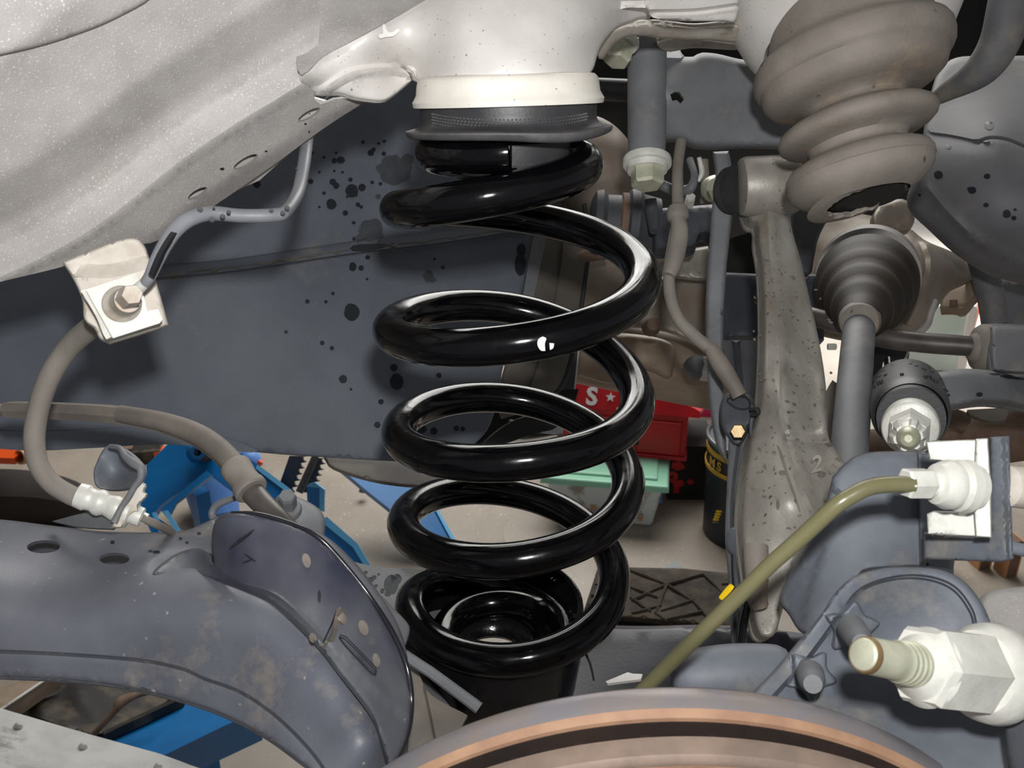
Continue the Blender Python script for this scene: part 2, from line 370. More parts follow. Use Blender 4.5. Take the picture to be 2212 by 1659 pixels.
M['blue'] = mat('blue_enamel', (8, 116, 184), (6, 98, 160), 6, .35, 0, .04, 200, speck=(30, 40, 50), sscale=90, sth=.82)
M['blue_edge'] = mat('blue_edge_light', (96, 176, 224), None, rough=.4)
M['blue_light'] = mat('light_blue_plastic', (92, 140, 206), (76, 120, 188), 12, .5)
M['red'] = mat('red_enamel', (206, 20, 30), (176, 16, 24), 8, .35, 0, .03, 100, dirt=(120, 14, 20), dth=.66, dscale=6)
M['white'] = mat('white_print', (232, 230, 226), None, rough=.6)
M['grn'] = mat('mint_plastic', (150, 208, 178), (140, 198, 170), 8, .4)
M['tote'] = mat('translucent_tote', (206, 214, 214), (150, 146, 132), 14, .3, contrast=(.5, .62))
M['mint'] = mat('pale_mint_plastic', (216, 232, 226), (196, 218, 210), 6, .4)
M['drum'] = mat('drum_black', (28, 38, 48), (22, 30, 38), 8, .4)
M['drum_top'] = mat('drum_lid', (96, 98, 104), (50, 52, 58), 5, .3)
M['gold'] = mat('gold_print', (208, 160, 30), None, rough=.5)
M['gold_bolt'] = mat('gold_bolt', (156, 132, 92), (120, 100, 70), 90, .4, .5)
M['tread'] = mat('tread_rubber', (50, 44, 38), (92, 80, 66), 26, .85, 0, .8, 120)
M['dirty'] = mat('greasy_metal', (26, 23, 20), (88, 76, 62), 14, .65, 0, .5, 60, contrast=(.48, .66))
M['orange'] = mat('orange_enamel', (226, 84, 24), None, rough=.4)
M['copper'] = mat('tan_tube', (190, 140, 96), None, rough=.5)
M['floor'] = mat('workshop_concrete', (168, 158, 146), (142, 132, 120), 2.2, .5, 0, .3, 30, dirt=(98, 88, 76), dth=.55, dscale=1.3, speck=(206, 198, 184), sscale=150, sth=.74)
M['wall'] = mat('workshop_wall', (196, 192, 184), (176, 172, 166), 1.5, .8)
M['clear'] = mat('clear_tape', (150, 158, 162), None, rough=.15)
M['panel_glow'] = mat('added_panel_glow', (255, 255, 255), None, rough=1, bump=0, emit=((245, 250, 255), 3.2))  # glow of the panel added on the back wall
M['pink'] = mat('magenta_panel', (220, 40, 110), None, rough=.5)
M['black_dust'] = mat('black_dusty', (24, 20, 19), (44, 36, 32), 8, .8)
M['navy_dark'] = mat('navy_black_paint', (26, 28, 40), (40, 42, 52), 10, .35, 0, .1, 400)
M['rotor_mid'] = mat('rotor_front_edge', (150, 130, 116), (124, 108, 98), 40, .6, .1, .2, 400)
M['dark_steel'] = mat('dark_steel_tube', (92, 86, 82), (66, 62, 60), 40, .45, .2, .1, 500)
M['mark'] = mat('stamp_mark', (170, 164, 154), None, rough=.5)
M['black_mark'] = mat('black_scuff', (28, 28, 34), None, rough=.6)
exec_parts = True

# ============================================================ SETTING
def struct(name, geo, m):
    o = mesh(name, geo[0], geo[1], m, smooth=False); o['kind'] = 'structure'; return o
fl = struct('floor', box_geo((0, 5, -.05), 16, 15, .1), M['floor'])
struct('wall_back', box_geo((0, 12.1, 2.5), 16, .2, 5), M['wall'])
struct('wall_left', box_geo((-8.1, 5, 2.5), .2, 15, 5), M['wall'])
struct('ceiling', box_geo((0, 5, 5.05), 16, 15, .1), M['wall'])
# added glowing panel on the back wall, kept for the light it gives
dg_ = struct('glow_panel', box_geo((3.2, 11.95, 1.5), 4.0, .06, 3.0), M['panel_glow'])

# ============================================================ CAR BODY: silver underbody rail, spring tower, perch ring
body = thing('car_underbody', 'silver-grey painted car underbody rail and spring tower across the top', 'car body', P(700, 200, .5))
crease = [(-120, 655), (60, 580), (200, 503), (300, 428), (400, 350), (520, 270), (600, 222), (655, 188), (760, 128), (880, 55), (1000, -10)]
railfold = (crease, [(-900, -.115), (-420, -.070), (-200, -.034), (-110, -.010), (-70, -.0035), (-35, -.001), (-8, 0), (0, .0015), (12, .006), (80, .024), (160, .060)])
rail_c = [(-40, -40, .385), (650, -40, .392), (0, 600, .358), (300, 430, .362), (650, 190, .378), (700, 275, .38), (0, 300, .372), (400, 100, .382)]
holes = [ell(668, 248, 27, 8.5, -30), ell(531, 350, 30, 9.5, -30), ell(427, 418, 24, 8, -30)]
rp = panel('rail_panel', [(-120, -120, 1), (690, -120, 1), (690, 60), (680, 215), (735, 212), (790, 219, 1), (700, 277), (580, 364), (460, 446), (345, 517), (310, 527), (240, 547), (120, 580), (0, 609), (-120, 640, 1)],
           rail_c, M['silver'], body, thick=.0025, holes=holes, step=16, folds=[railfold], rough=.0003)
# inner wall of the box section seen through the holes
panel('rail_inner_wall', [(380, 330, 1), (640, 200, 1), (740, 230, 1), (560, 390, 1), (400, 460, 1)], lambda x, y: depf(rp)(x, y, False)+.009+x*0, M['silver_light'], body, thick=.002, step=24)
spots('rail_scuffs', depf(rp), [(480, 365, 5, 3), (660, 268, 3, 2), (668, 285, 2, 2), (575, 327, 3, 2)], M['black_mark'], rp)
panel('wheel_tub_panel', [(-120, -120, 1), (420, -120, 1), (345, -30), (322, 0), (270, 30), (200, 62), (100, 96), (0, 120), (-120, 146, 1)], lambda x, y: depf(rp)(x, y, False)-.004, M['silver'], body, thick=.003, step=18, rnd=(10, .002))
tower_c = [(640, -40, .392), (645, 100, .384), (655, 165, .372), (662, 200, .388), (740, 200, .39), (820, 217, .40), (800, 60, .38), (895, 168, .41), (890, 120, .40), (925, 178, .395), (1000, 172, .375), (1095, 168, .368), (1200, 162, .375), (1275, 165, .40),
           (1295, 110, .415), (1000, 60, .375), (1100, 40, .375), (1220, 40, .385), (1300, 60, .41), (1350, 40, .44), (1000, -60, .39), (1250, -60, .40), (1340, 10, .43), (860, 20, .395), (760, -60, .42)]
tp = panel('spring_tower_panel', [(636, -120, 1), (640, 40), (645, 110), (648, 165), (655, 192), (680, 203), (735, 204), (765, 213), (823, 219), (852, 205), (893, 170, 1), (870, 145), (850, 135), (880, 150), (900, 172), (925, 179), (1000, 176), (1100, 170), (1200, 163), (1262, 164), (1281, 150), (1292, 115), (1306, 88), (1335, 58), (1380, 40), (1420, 20), (1440, -120, 1)],
           tower_c, M['silver_light'], body, thick=.0025, step=12, rnd=(7, .003), rough=.0002,
           folds=[([(640, 172), (700, 140), (780, 95), (860, 45), (960, -20)], [(-300, -.020), (-60, .000), (-25, .0015), (0, 0), (60, 0)]),
                  ([(690, 202), (760, 160), (840, 150), (890, 158)], [(-14, 0), (-5, -.0022), (5, -.0022), (14, 0)])])
# dark dusty underseal patch on the tower's upper left face
up = panel('underseal_patch', [(632, -120, 1), (637, 64), (648, 160), (700, 120), (770, 82), (830, 50), (900, 10), (960, -30), (1040, -120, 1)], lambda x, y: depf(tp)(x, y, False)-.0012, M['silver'], body, thick=.0012, step=14, rough=.0004)
panel('paint_splash', [(826, 55), (832, 52), (836, 66), (846, 70), (858, 62), (863, 67), (850, 78), (836, 80), (818, 83), (820, 74), (828, 72)], lambda x, y: depf(tp)(x, y, False)-.0022, M['white'], body, thick=.0006, step=6)
panel('weld_flange', [(1262, -60, 1), (1262, 0), (1268, 24), (1290, 27), (1340, 20), (1395, 17), (1402, 30), (1420, 42), (1470, 46), (1560, 46), (1592, 40), (1600, -60, 1)],
      [(1262, 0, .42), (1400, 0, .43), (1590, 0, .45), (1262, 60, .43), (1600, 60, .46), (1400, 60, .44)], M['silver_light'], body, thick=.003, step=10, rnd=(6, .003),
      folds=[([(1280, 20), (1320, 8), (1400, 5)], [(-12, 0), (-4, .004), (4, .004), (12, 0)]), ([(1410, 30), (1500, 28), (1590, 16)], [(-10, 0), (-3, .004), (3, .004), (10, 0)])])
panel('lower_flange', [(1290, 110), (1310, 75), (1350, 56), (1420, 50), (1500, 58), (1590, 52), (1602, 70), (1600, 92), (1540, 88), (1440, 84), (1370, 78), (1330, 92), (1300, 130)],
      [(1290, 120, .44), (1400, 60, .47), (1600, 60, .50), (1600, 95, .52), (1400, 90, .49)], M['beige_cast'], body, thick=.003, step=10, rnd=(8, .006))
panel('floor_rib', [(1420, 92), (1470, 82), (1600, 96), (1590, 108), (1500, 104), (1440, 112)], [(1420, 92, .56), (1600, 96, .58), (1500, 110, .58)], M['beige_cast'], body, thick=.004, step=12, rnd=(6, .006))
# perch ring
def ringax(x, y, d, tilt=.12, roll=.03): return P(x, y, d), Vector((roll, tilt, 1)).normalized()
c0, ax0 = ringax(1098, 222, .405, .125, -.03)
HS = .76
k = .405/F
def wl_lathe(name, c, ax, prof, m, parent=None, seg=96, mod=None, angle=38, ref=None, closed=False):
    V, Fc = lathe_geo(c, c+ax, prof, seg, mod, 0, ref, closed); return mesh(name, V, Fc, m, parent, angle=angle)
wl_lathe('perch_ring', c0, ax0, [(-.001, .030), (-.001, 205*k), (.001, 207*k), (.0022, 203*k), (.0040, 198*k), (.0072, 196*k), (.0095, 193*k), (.0108, 186*k), (.0112, 170*k), (.0112, .02)], M['cream'], body)
# hydraulic line bracket welded under the rail
panel('hose_bracket', [(135, 566, 1), (180, 548), (250, 520), (292, 514), (312, 530), (322, 556), (335, 600), (350, 650), (364, 702, 1), (330, 714), (236, 742, 1), (214, 730), (205, 710), (182, 690), (178, 650), (160, 606)],
      [(135, 560, .345), (310, 520, .355), (180, 640, .352), (330, 600, .360), (236, 742, .350), (364, 702, .362)], M['beige_cast'], body, thick=.003, step=9, rnd=(7, .003), rough=.0005,
      folds=[([(190, 600), (240, 600), (330, 580)], [(-30, .006), (0, 0), (30, 0)])])
panel('unseen_floor_pan', [(560, -700, 1), (2700, -700, 1), (2700, -300, 1), (560, -300, 1)], [(560, -300, 1.2), (2700, -300, 1.3), (560, -700, 2.4), (2700, -700, 2.4)], M['black'], body, thick=.02, step=120)  # out-of-view car floor, added to block lamp light from above

# ============================================================ UPPER SPRING SEAT (rubber)
seat = thing('spring_seat_pad', 'black dimpled rubber upper seat with wavy grey lip above the coil spring', 'rubber mount', c0-Vector((0, 0, .03)))
def lipwave(a):            # angle measured from +X, -Y is the front
    a = (a+math.pi) % (2*math.pi)-math.pi; return .0008-.0026*math.exp(-((a+1.0)/.5)**2)
def seatmod(a, i, t, r):
    f = min(1, max(0, (-t-.006)/.010)); return (lipwave(a)*f, 0)
wl_lathe('pad_body', c0, ax0, [(.001, .030), (.001, 190*k), (-.001*HS, 192*k), (-.006*HS, 190*k), (-.0095*HS, 191*k), (-.012*HS, 197*k), (-.0142*HS, 213*k), (-.0148*HS, 218*k)], M['black_rubber'], seat, seg=128, mod=seatmod)
wl_lathe('pad_lip', c0, ax0, [(-.0132*HS, 212*k), (-.0140*HS, 224*k), (-.0150*HS, 225*k), (-.0172*HS, 221*k), (-.0182*HS, 214*k), (-.0185*HS, 190*k), (-.0185*HS, .02)], M['lip'], seat, seg=128, mod=seatmod)
wl_lathe('pad_core', c0, ax0, [(-.016, .026), (-.024, .0255), (-.030, .0235), (-.0325, .019), (-.0325, .001)], M['black_rubber'], seat)
m_ = MB()
for i in range(46):
    for j in range(7):
        a = -math.pi/2+(i-22)*.043+.012*(j % 2); t = -.0014-j*.00115
        V, Fc = lathe_geo(c0+ax0*t+Vector((math.cos(a), math.sin(a), 0))*(191.2*k), c0+ax0*t+Vector((math.cos(a), math.sin(a), 0))*(196*k), [(0, .0005), (.00075, .0003)], 6); m_.add(V, Fc)
tag(m_.build('grip_dimples', M['lip'], seat), kind='stuff')
m_ = MB()
for i in range(7):
    for j in range(5):
        a = -math.pi/2+.04+i*.05; t = -.0205-j*.0022
        c_ = c0+ax0*t+Vector((math.cos(a), math.sin(a), 0))*.0255
        V, Fc = lathe_geo(c_, c_+Vector((math.cos(a), math.sin(a), 0)), [(0, .0004), (.0006, .00025)], 6); m_.add(V, Fc)
tag(m_.build('core_dimples', M['lip'], seat), kind='stuff')

# ============================================================ COIL SPRING
D0 = .42
obs = [('F', 1097, 330), ('L', 938, 330), ('B', 1090, 333), ('R', 1262, 352), ('F', 1080, 425), ('L', 862, 452), ('B', 1120, 468), ('R', 1388, 590), ('F', 1080, 742), ('L', 845, 705), ('B', 1050, 668), ('R', 1376, 850), ('F', 1080, 998), ('L', 862, 925), ('B', 1040, 862), ('R', 1356, 1030), ('F', 1080, 1210), ('L', 873, 1120), ('B', 1060, 1064), ('R', 1326, 1235), ('F', 1080, 1426), ('L', 888, 1300), ('B', 1062, 1262), ('R', 1228, 1368), ('F', 1070, 1452), ('L', 958, 1376), ('B', 1060, 1302), ('R', 1190, 1352)]
def rayv(x, y):
    a = (x-1106)/F; b = -(y-829.5)/F; return np.array([a, CP+b*SP, -SP+b*CP])
lr = [(i, rayv(x, y)) for i, (c, x, y) in enumerate(obs) if c in 'LR']; Xs = {i: r[0]/r[1]*D0 for i, r in lr}; ids = sorted(Xs)
RR = np.array([((a+b)/2, abs(Xs[a]-Xs[b])/2, (Xs[a]+Xs[b])/2) for a, b in zip(ids[:-1], ids[1:])])
cz = []; cR = []; cX = []
for i, (c, x, y) in enumerate(obs):
    R_ = float(np.interp(i, RR[:, 0], RR[:, 1])); X_ = float(np.interp(i, RR[:, 0], RR[:, 2])); r = rayv(x, y)
    if i in Xs: R_ = abs(Xs[i]-X_)
    Y_ = D0+(-R_ if c == 'F' else R_ if c == 'B' else 0); cz.append(CH+r[2]/r[1]*Y_); cR.append(R_); cX.append(X_)
ctl = cr(np.stack([cX, cR, cz], -1), 18); WR = .0083
sp_pts = []
for j, (X_, R_, z_) in enumerate(ctl):
    ph = j/18*math.pi/2; sp_pts.append(Vector((X_-R_*math.sin(ph), D0-R_*math.cos(ph), z_)))
sp_pts = sp_pts[:-6]
spring = thing('coil_spring', 'glossy black suspension coil spring standing upright in the middle', 'coil spring', (cX[-4], D0, cz[-1]))
V, Fc = tube_geo(sp_pts, [WR*.96]+[WR]*(len(sp_pts)-2)+[WR*.96], 32); coil = mesh('spring_coil', V, Fc, M['black_gloss'], spring, angle=50)
# burr at the cut wire end, white paint dab, scratches
e0 = sp_pts[0]
m_ = MB(); V, Fc = lathe_geo(e0+Vector((.0002, 0, 0)), e0+Vector((1, .05, 0)), [(0, WR*.9), (.0006, WR*.86), (.0008, WR*.4)], 28); m_.add(V, Fc)
V, Fc = box_geo(e0+Vector((.0012, -.001, -.0066)), .003, .003, .0022, .3); m_.add(V, Fc); m_.build('cut_end', M['black_gloss'], spring)
def on_coil(x, y, want):   # nearest point of the coil's facing side for a pixel near phase F
    best = None
    for j, p in enumerate(sp_pts):
        if p.y > D0-.01: continue
        v = p-Vector((0, 0, CH)); dd = v.y*CP-v.z*SP; px = 1106+F*v.x/dd; py = 829.5-F*(v.y*SP+v.z*CP)/dd
        q = math.hypot(px-x, py-y)
        if best is None or q < best[0]: best = (q, j, dd, py)
    return best
def coil_patch(name, poly, m):
    cx_ = sum(p[0] for p in poly)/len(poly); cy_ = sum(p[1] for p in poly)/len(poly); _, j, dd, py = on_coil(cx_, cy_, 0)
    def df(x, y):
        out = []
        for a, b in zip(np.ravel(x), np.ravel(y)):
            _, j2, d2, py2 = on_coil(a, b, 0); ctr = sp_pts[j2]; r = Vector(rayv(a, b)); o = Vector((0, 0, CH))
            t0 = sp_pts[min(j2+1, len(sp_pts)-1)]-sp_pts[max(j2-1, 0)]; t0.normalize()
            w_ = o-ctr; A_ = r-t0*r.dot(t0); B_ = w_-t0*w_.dot(t0); aa = A_.dot(A_); bb = 2*A_.dot(B_); cc = B_.dot(B_)-(WR+.00025)**2
            ds = bb*bb-4*aa*cc; out.append((-bb-math.sqrt(max(ds, 0)))/(2*aa))
        return np.array(out).reshape(np.shape(x))
    return panel(name, poly, df, m, coil, thick=.0003, step=5, sp=3)
SPR = coil
coil_patch('paint_dab', [(1172, 727, 1), (1180, 731), (1177, 742), (1178, 758, 1), (1168, 757), (1161, 745), (1163, 733)], M['white'])
coil_patch('paint_dab', [(1187, 741, 1), (1197, 742, 1), (1195, 752), (1188, 756, 1)], M['white'])

# ============================================================ LOWER SPRING CUP + LOWER ARM
arm2 = thing('lower_control_arm', 'dark lower control arm under the coil spring with round spring cup and drain hole', 'control arm', GND(1062, 1385, CH-.36))
zr = CH-.513*(.4067+.2248*.9135)
cc_ = Vector((float(rayv(1062, 1297)[0]/rayv(1062, 1297)[1]*D0), D0, zr)); UP = Vector((0, 0, 1))
wl_lathe('spring_cup', cc_, UP, [(-.034, .015), (-.037, .017), (-.040, .036), (-.056, .043), (-.050, .046), (-.030, .0485), (-.004, .049), (0, .0485), (.001, .0470), (0, .0455), (-.010, .044), (-.026, .041), (-.030, .034), (-.027, .030), (-.0265, .022), (-.030, .0165)], M['black_wet'], arm2, seg=96, closed=True)
wl_lathe('cup_collar', cc_-UP*.030, UP, [(0, .027), (.005, .0262), (.006, .0245), (.005, .0232), (0, .0225)], M['black_gloss'], arm2, seg=64, closed=True)
m_ = MB()
for i in range(90):
    a = random.uniform(-.5, .9); t = random.uniform(-.026, -.004); c_ = cc_+UP*t+Vector((math.cos(a), math.sin(a), 0))*.0428
    V, Fc = lathe_geo(c_, c_-Vector((math.cos(a), math.sin(a), 0)), [(-.001, .0006), (.0008, .0003)], 6); m_.add(V, Fc)
tag(m_.build('water_beads', M['black_gloss'], arm2), kind='stuff')
panel('arm_plate', [(700, 1185), (760, 1212), (830, 1226), (900, 1230), (960, 1250), (980, 1500, 1), (1000, 1700, 1), (860, 1700, 1), (800, 1500), (740, 1300)],
      [(700, 1185, .56), (960, 1240, .58), (900, 1500, .47), (860, 1700, .42), (1000, 1700, .46)], M['grey'], arm2, thick=.003, step=18)
ap = ob_dep['arm_plate']
spots('wet_spots', ap, [(748, 1222, 8, 5), (758, 1228, 5, 4), (772, 1250, 6, 4), (800, 1252, 8, 5), (808, 1247, 6, 4), (812, 1265, 4, 3), (845, 1262, 16, 20), (858, 1250, 10, 10), (826, 1276, 5, 5), (838, 1282, 7, 5), (790, 1236, 4, 3), (818, 1240, 3, 2), (780, 1270, 3, 3)], M['wet'], arm2)
panel('arm_rear_plate', [(1235, 1345, 1), (1300, 1350), (1400, 1352), (1560, 1350), (1760, 1370, 1), (1760, 1620, 1), (1000, 1620, 1), (1000, 1500), (1200, 1420)],
      [(1235, 1345, .60), (1760, 1350, .60), (1400, 1450, .56), (1000, 1600, .52), (1760, 1600, .55)], M['navy_dark'], arm2, thick=.004, step=26, rnd=(10, .006))
panel('arm_bright_edge', [(1308, 1472, 1), (1356, 1452, 1), (1366, 1455, 1), (1388, 1456, 1), (1386, 1466), (1360, 1470, 1), (1312, 1476, 1)], [(1308, 1472, .5), (1385, 1460, .50), (1360, 1452, .505)], M['silver_light'], arm2, thick=.002, step=8)
tube('arm_brace', [(868, 1412, .44, 12), (930, 1452, .435, 12), (1035, 1530, .43, 13)], M['grey'], arm2, smooth=False, seg=8)
panel('arm_web', [(872, 1425, 1), (900, 1445), (930, 1500), (1010, 1545, 1), (960, 1640, 1), (880, 1640, 1), (884, 1560), (892, 1490)], [(872, 1425, .46), (1010, 1545, .45), (960, 1640, .42), (880, 1620, .42)], M['cable'], arm2, thick=.003, step=14, folds=[([(905, 1450), (925, 1540), (945, 1640)], [(-6, 0), (0, .004), (40, .006)])])
panel('arm_side_tab', [(800, 1290, 1), (822, 1286), (846, 1310), (872, 1336), (885, 1356), (880, 1385), (868, 1412, 1), (850, 1400)], [(800, 1290, .40), (885, 1350, .415), (868, 1412, .40)], M['grey'], arm2, thick=.003, step=8, rnd=(5, .002))
tube('black_strut', [(1262, 1405, .50, 3), (1275, 1435, .5, 2.6), (1283, 1470, .5, 2.2)], M['black'], arm2)

# ============================================================ TRAILING ARM (left foreground)
ta = thing('trailing_arm', 'large dusty dark blue-grey pressed steel arm curving from lower left edge', 'suspension arm', P(450, 1400, .37))
ta_c = [(-60, 1130, .43), (200, 1145, .43), (440, 1135, .43), (600, 1110, .44), (-60, 1225, .385), (300, 1250, .38), (430, 1270, .37), (560, 1310, .36), (700, 1440, .345), (820, 1600, .335), (-60, 1400, .375), (300, 1430, .37), (520, 1500, .355), (680, 1680, .33), (780, 1220, .42), (880, 1350, .40), (890, 1600, .375), (-60, 1470, .378), (150, 1300, .378), (500, 1400, .358), (700, 1590, .335)]
tap = panel('arm_shell', [(-120, 1118, 1), (0, 1122), (110, 1135), (230, 1148), (380, 1148), (440, 1130), (480, 1112), (560, 1108), (690, 1150), (780, 1230), (860, 1350), (884, 1450), (886, 1550), (870, 1760, 1), (720, 1760, 1), (680, 1676), (640, 1640), (560, 1584), (450, 1532), (300, 1491), (150, 1470), (-120, 1458, 1)],
            ta_c, M['arm'], ta, thick=.003, step=14, rnd=(8, .003), rough=.0003, holes=[ell(94, 1181, 36, 14, -2, 28), ell(247, 1207, 33, 13, 0, 28)],
            folds=[([(-120, 1410), (0, 1411), (150, 1418), (300, 1430), (390, 1448), (440, 1470), (520, 1500), (600, 1556), (680, 1640), (740, 1740)], [(-8, 0), (0, .0035), (8, .003), (60, .003)])],
            pads=[([(322, 1222), (345, 1200), (400, 1185), (440, 1190), (460, 1210), (420, 1225), (360, 1236), (330, 1238)], -.002, 10)])
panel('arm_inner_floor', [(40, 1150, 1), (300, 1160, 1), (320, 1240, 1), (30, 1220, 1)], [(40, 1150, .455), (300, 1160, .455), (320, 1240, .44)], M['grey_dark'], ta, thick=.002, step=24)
spots('wet_spots', depf(tap), [(430, 1152, 5, 3), (390, 1163, 4, 3), (404, 1172, 4, 3), (338, 1192, 8, 3), (243, 1171, 5, 4), (325, 1190, 5, 2)], M['wet'], tap)
gp = panel('gusset_plate', [(462, 1222, 1), (457, 1170), (463, 1130), (480, 1112), (510, 1107), (560, 1112), (640, 1136), (690, 1164), (740, 1215), (800, 1290), (850, 1370), (880, 1445), (889, 1520), (880, 1590), (852, 1650), (838, 1650, 1), (820, 1590), (800, 1540), (740, 1462), (690, 1398), (640, 1345), (600, 1310), (560, 1286), (480, 1256), (400, 1241), (325, 1244, 1), (340, 1225), (380, 1197), (425, 1184), (455, 1195)],
           [(322, 1240, .378), (430, 1190, .390), (462, 1215, .375), (465, 1130, .372), (560, 1112, .368), (560, 1280, .352), (690, 1170, .365), (690, 1395, .338), (800, 1290, .365), (800, 1530, .328), (888, 1510, .352), (845, 1640, .328), (700, 1280, .350)],
           M['gusset'], ta, thick=.0035, step=10, rnd=(9, .004), rough=.0002,
           folds=[([(458, 1225), (520, 1262), (600, 1290), (700, 1385)], [(-10, 0), (-3, -.001), (6, .0012), (30, .0012)])],
           pads=[([(735, 1372), (742, 1372), (808, 1440), (812, 1452), (802, 1455), (740, 1388)], -.008, 4), ([(728, 1318, 1), (736, 1312, 1), (724, 1352, 1), (706, 1392, 1), (698, 1388, 1), (716, 1350, 1)], -.004, 4)])
for q_ in [(662, 1211, 9, 16, -14), (785, 1356, 10, 17, -20), (813, 1426, 8, 15, -10), (676, 1378, 8, 11, -20)]: spots('weld_dot', depf(gp), [q_], M['cable'], gp, lift=.0008, irr=.03, kind=None)
panel('gusset_tab', [(727, 1316, 1), (735, 1311, 1), (744, 1330, 1), (738, 1345, 1), (729, 1338, 1), (716, 1378, 1), (700, 1392), (690, 1395, 1), (708, 1380), (716, 1362, 1)], lambda x, y: depf(gp)(x, y, False)-.003, M['cable'], ta, thick=.003, step=6, sp=4)
tube('gusset_rolled_edge', [(500, 1108, .371, 4), (560, 1111, .369, 5), (640, 1135, .368, 5), (692, 1164, .367, 5), (745, 1220, .367, 5), (800, 1290, .366, 5), (850, 1370, .361, 6), (880, 1445, .356, 6), (889, 1520, .353, 6), (880, 1590, .345, 5), (856, 1645, .335, 4)], M['edge_black'], ta, seg=12)
spots('scuff_marks', depf(gp), [(540, 1205, 16, 2, 35), (535, 1212, 12, 2, -20), (522, 1165, 34, 4, -38), (690, 1288, 4, 14, 0)], M['black_mark'], gp, lift=.0004)

# ============================================================ BRAKE DISC (foreground bottom)
RR_ = .142
top = P(1440, 1478, .305)
dax = Vector((.02, -1, -.06)).normalized(); ipu = (Vector((0, 0, 1))-dax*dax.z).normalized(); ctr = top-ipu*RR_
disc = thing('brake_disc', 'rusty vented brake disc rotor across the bottom foreground', 'brake disc', ctr-Vector((0, 0, RR_)))
wl_lathe('rear_friction_ring', ctr, dax, [(.0005, .085), (-.001, .088), (-.001, RR_-.003), (0, RR_-.0012), (.0015, RR_-.0002), (.0055, RR_), (.0085, RR_-.0006), (.0110, RR_-.0016), (.0118, RR_-.003), (.0118, .085)], M['rotor'], disc, seg=220, closed=True)
wl_lathe('ring_rust_edge', ctr, dax, [(.0092, RR_-.0008), (.0096, RR_-.0004), (.0112, RR_-.0012), (.0120, RR_-.0020), (.0121, RR_-.0034), (.0117, RR_-.0034)], M['rotor_orange'], disc, seg=220, closed=True)
wl_lathe('front_friction_ring', ctr, dax, [(.0185, .085), (.0185, RR_-.004), (.0192, RR_-.0020), (.0215, RR_-.0014), (.0262, RR_-.0016), (.0275, RR_-.003), (.0278, RR_-.0045)], M['rotor_mid'], disc, seg=220, closed=True)
wl_lathe('rusty_face', ctr, dax, [(.0275, .080), (.0275, RR_-.0045), (.0284, RR_-.0055), (.0290, RR_-.010), (.0282, RR_-.018), (.0286, RR_-.030), (.0286, .080)], M['rotor_face'], disc, seg=220, closed=True)
wl_lathe('vent_shade', ctr, dax, [(.0117, .085), (.0117, RR_-.0036), (.0121, RR_-.0038), (.0121, .085)], M['rotor_shade'], disc, seg=160, closed=True)  # dark ring added so the gap between the friction rings looks shaded
wl_lathe('vent_core', ctr, dax, [(.010, .08), (.010, RR_-.020), (.020, RR_-.020), (.020, .08)], M['rotor_shade'], disc, seg=120, closed=True)
vu = Vector((1, 0, 0)); vu = (vu-dax*vu.dot(dax)).normalized(); vw = dax.cross(vu); m_ = MB()
for i in range(40):
    a = 2*math.pi*i/40+.06; rd = vu*math.cos(a)+vw*math.sin(a); V, Fc = beam_geo(ctr+dax*.0150+rd*(RR_-.04), ctr+dax*.0150+rd*(RR_-.009), .0075, .003, dax); m_.add(V, Fc)
m_.build('vent_vanes', M['rotor_shade'], disc, smooth=False)
wl_lathe('disc_hat', ctr, dax, [(.02, .086), (.026, .084), (.034, .082), (.036, .078), (.036, .03), (.030, .03)], M['rotor_face'], disc, seg=120)

# ============================================================ WHEEL-ARCH LINER
liner = thing('wheel_arch_liner', 'large dark blue-grey plastic liner panel behind the spring, spotted with water', 'liner', P(600, 980, .74))
ln_c = [(-60, 600, .66), (-60, 960, .68), (500, 975, .70), (960, 998, .74), (1170, 460, .82), (1140, 640, .80), (700, 250, .74), (600, 600, .71), (1080, 870, .78), (300, 800, .68)]
lp = panel('liner_skin', [(-120, 560, 1), (300, 470, 1), (640, 250, 1), (800, 150, 1), (1260, 150, 1), (1250, 300), (1180, 440, 1), (1150, 520), (1128, 640), (1108, 720), (1085, 800), (1076, 860), (1055, 925), (1015, 968), (965, 1000, 1), (840, 996), (640, 984), (500, 972), (360, 958), (200, 966), (60, 971), (-120, 958, 1)],
           ln_c, M['liner'], liner, thick=.003, step=18, rnd=(6, .003), rough=.0006,
           folds=[([(200, 625), (330, 600), (500, 585), (760, 547), (950, 524), (1160, 492)], [(-26, 0), (-22, -.004), (0, -.009), (3, -.001), (6, 0)])])
ld = depf(lp)
panel('liner_seam_strip', [(300, 598), (500, 577), (760, 539), (950, 516), (1110, 494), (1110, 503), (950, 526), (760, 550), (500, 588), (300, 608)], lambda x, y: ld(x, y, False)-.0006, M['liner_dusty'], liner, thick=.0008, step=9, sp=7)
panel('liner_lower_edge', [(-120, 925, 1), (80, 932), (300, 925), (480, 945), (560, 976), (500, 974), (360, 960), (200, 968), (60, 973), (-120, 960, 1)], lambda x, y: ld(x, y, False)-.0008, M['liner'], liner, thick=.002, step=12)
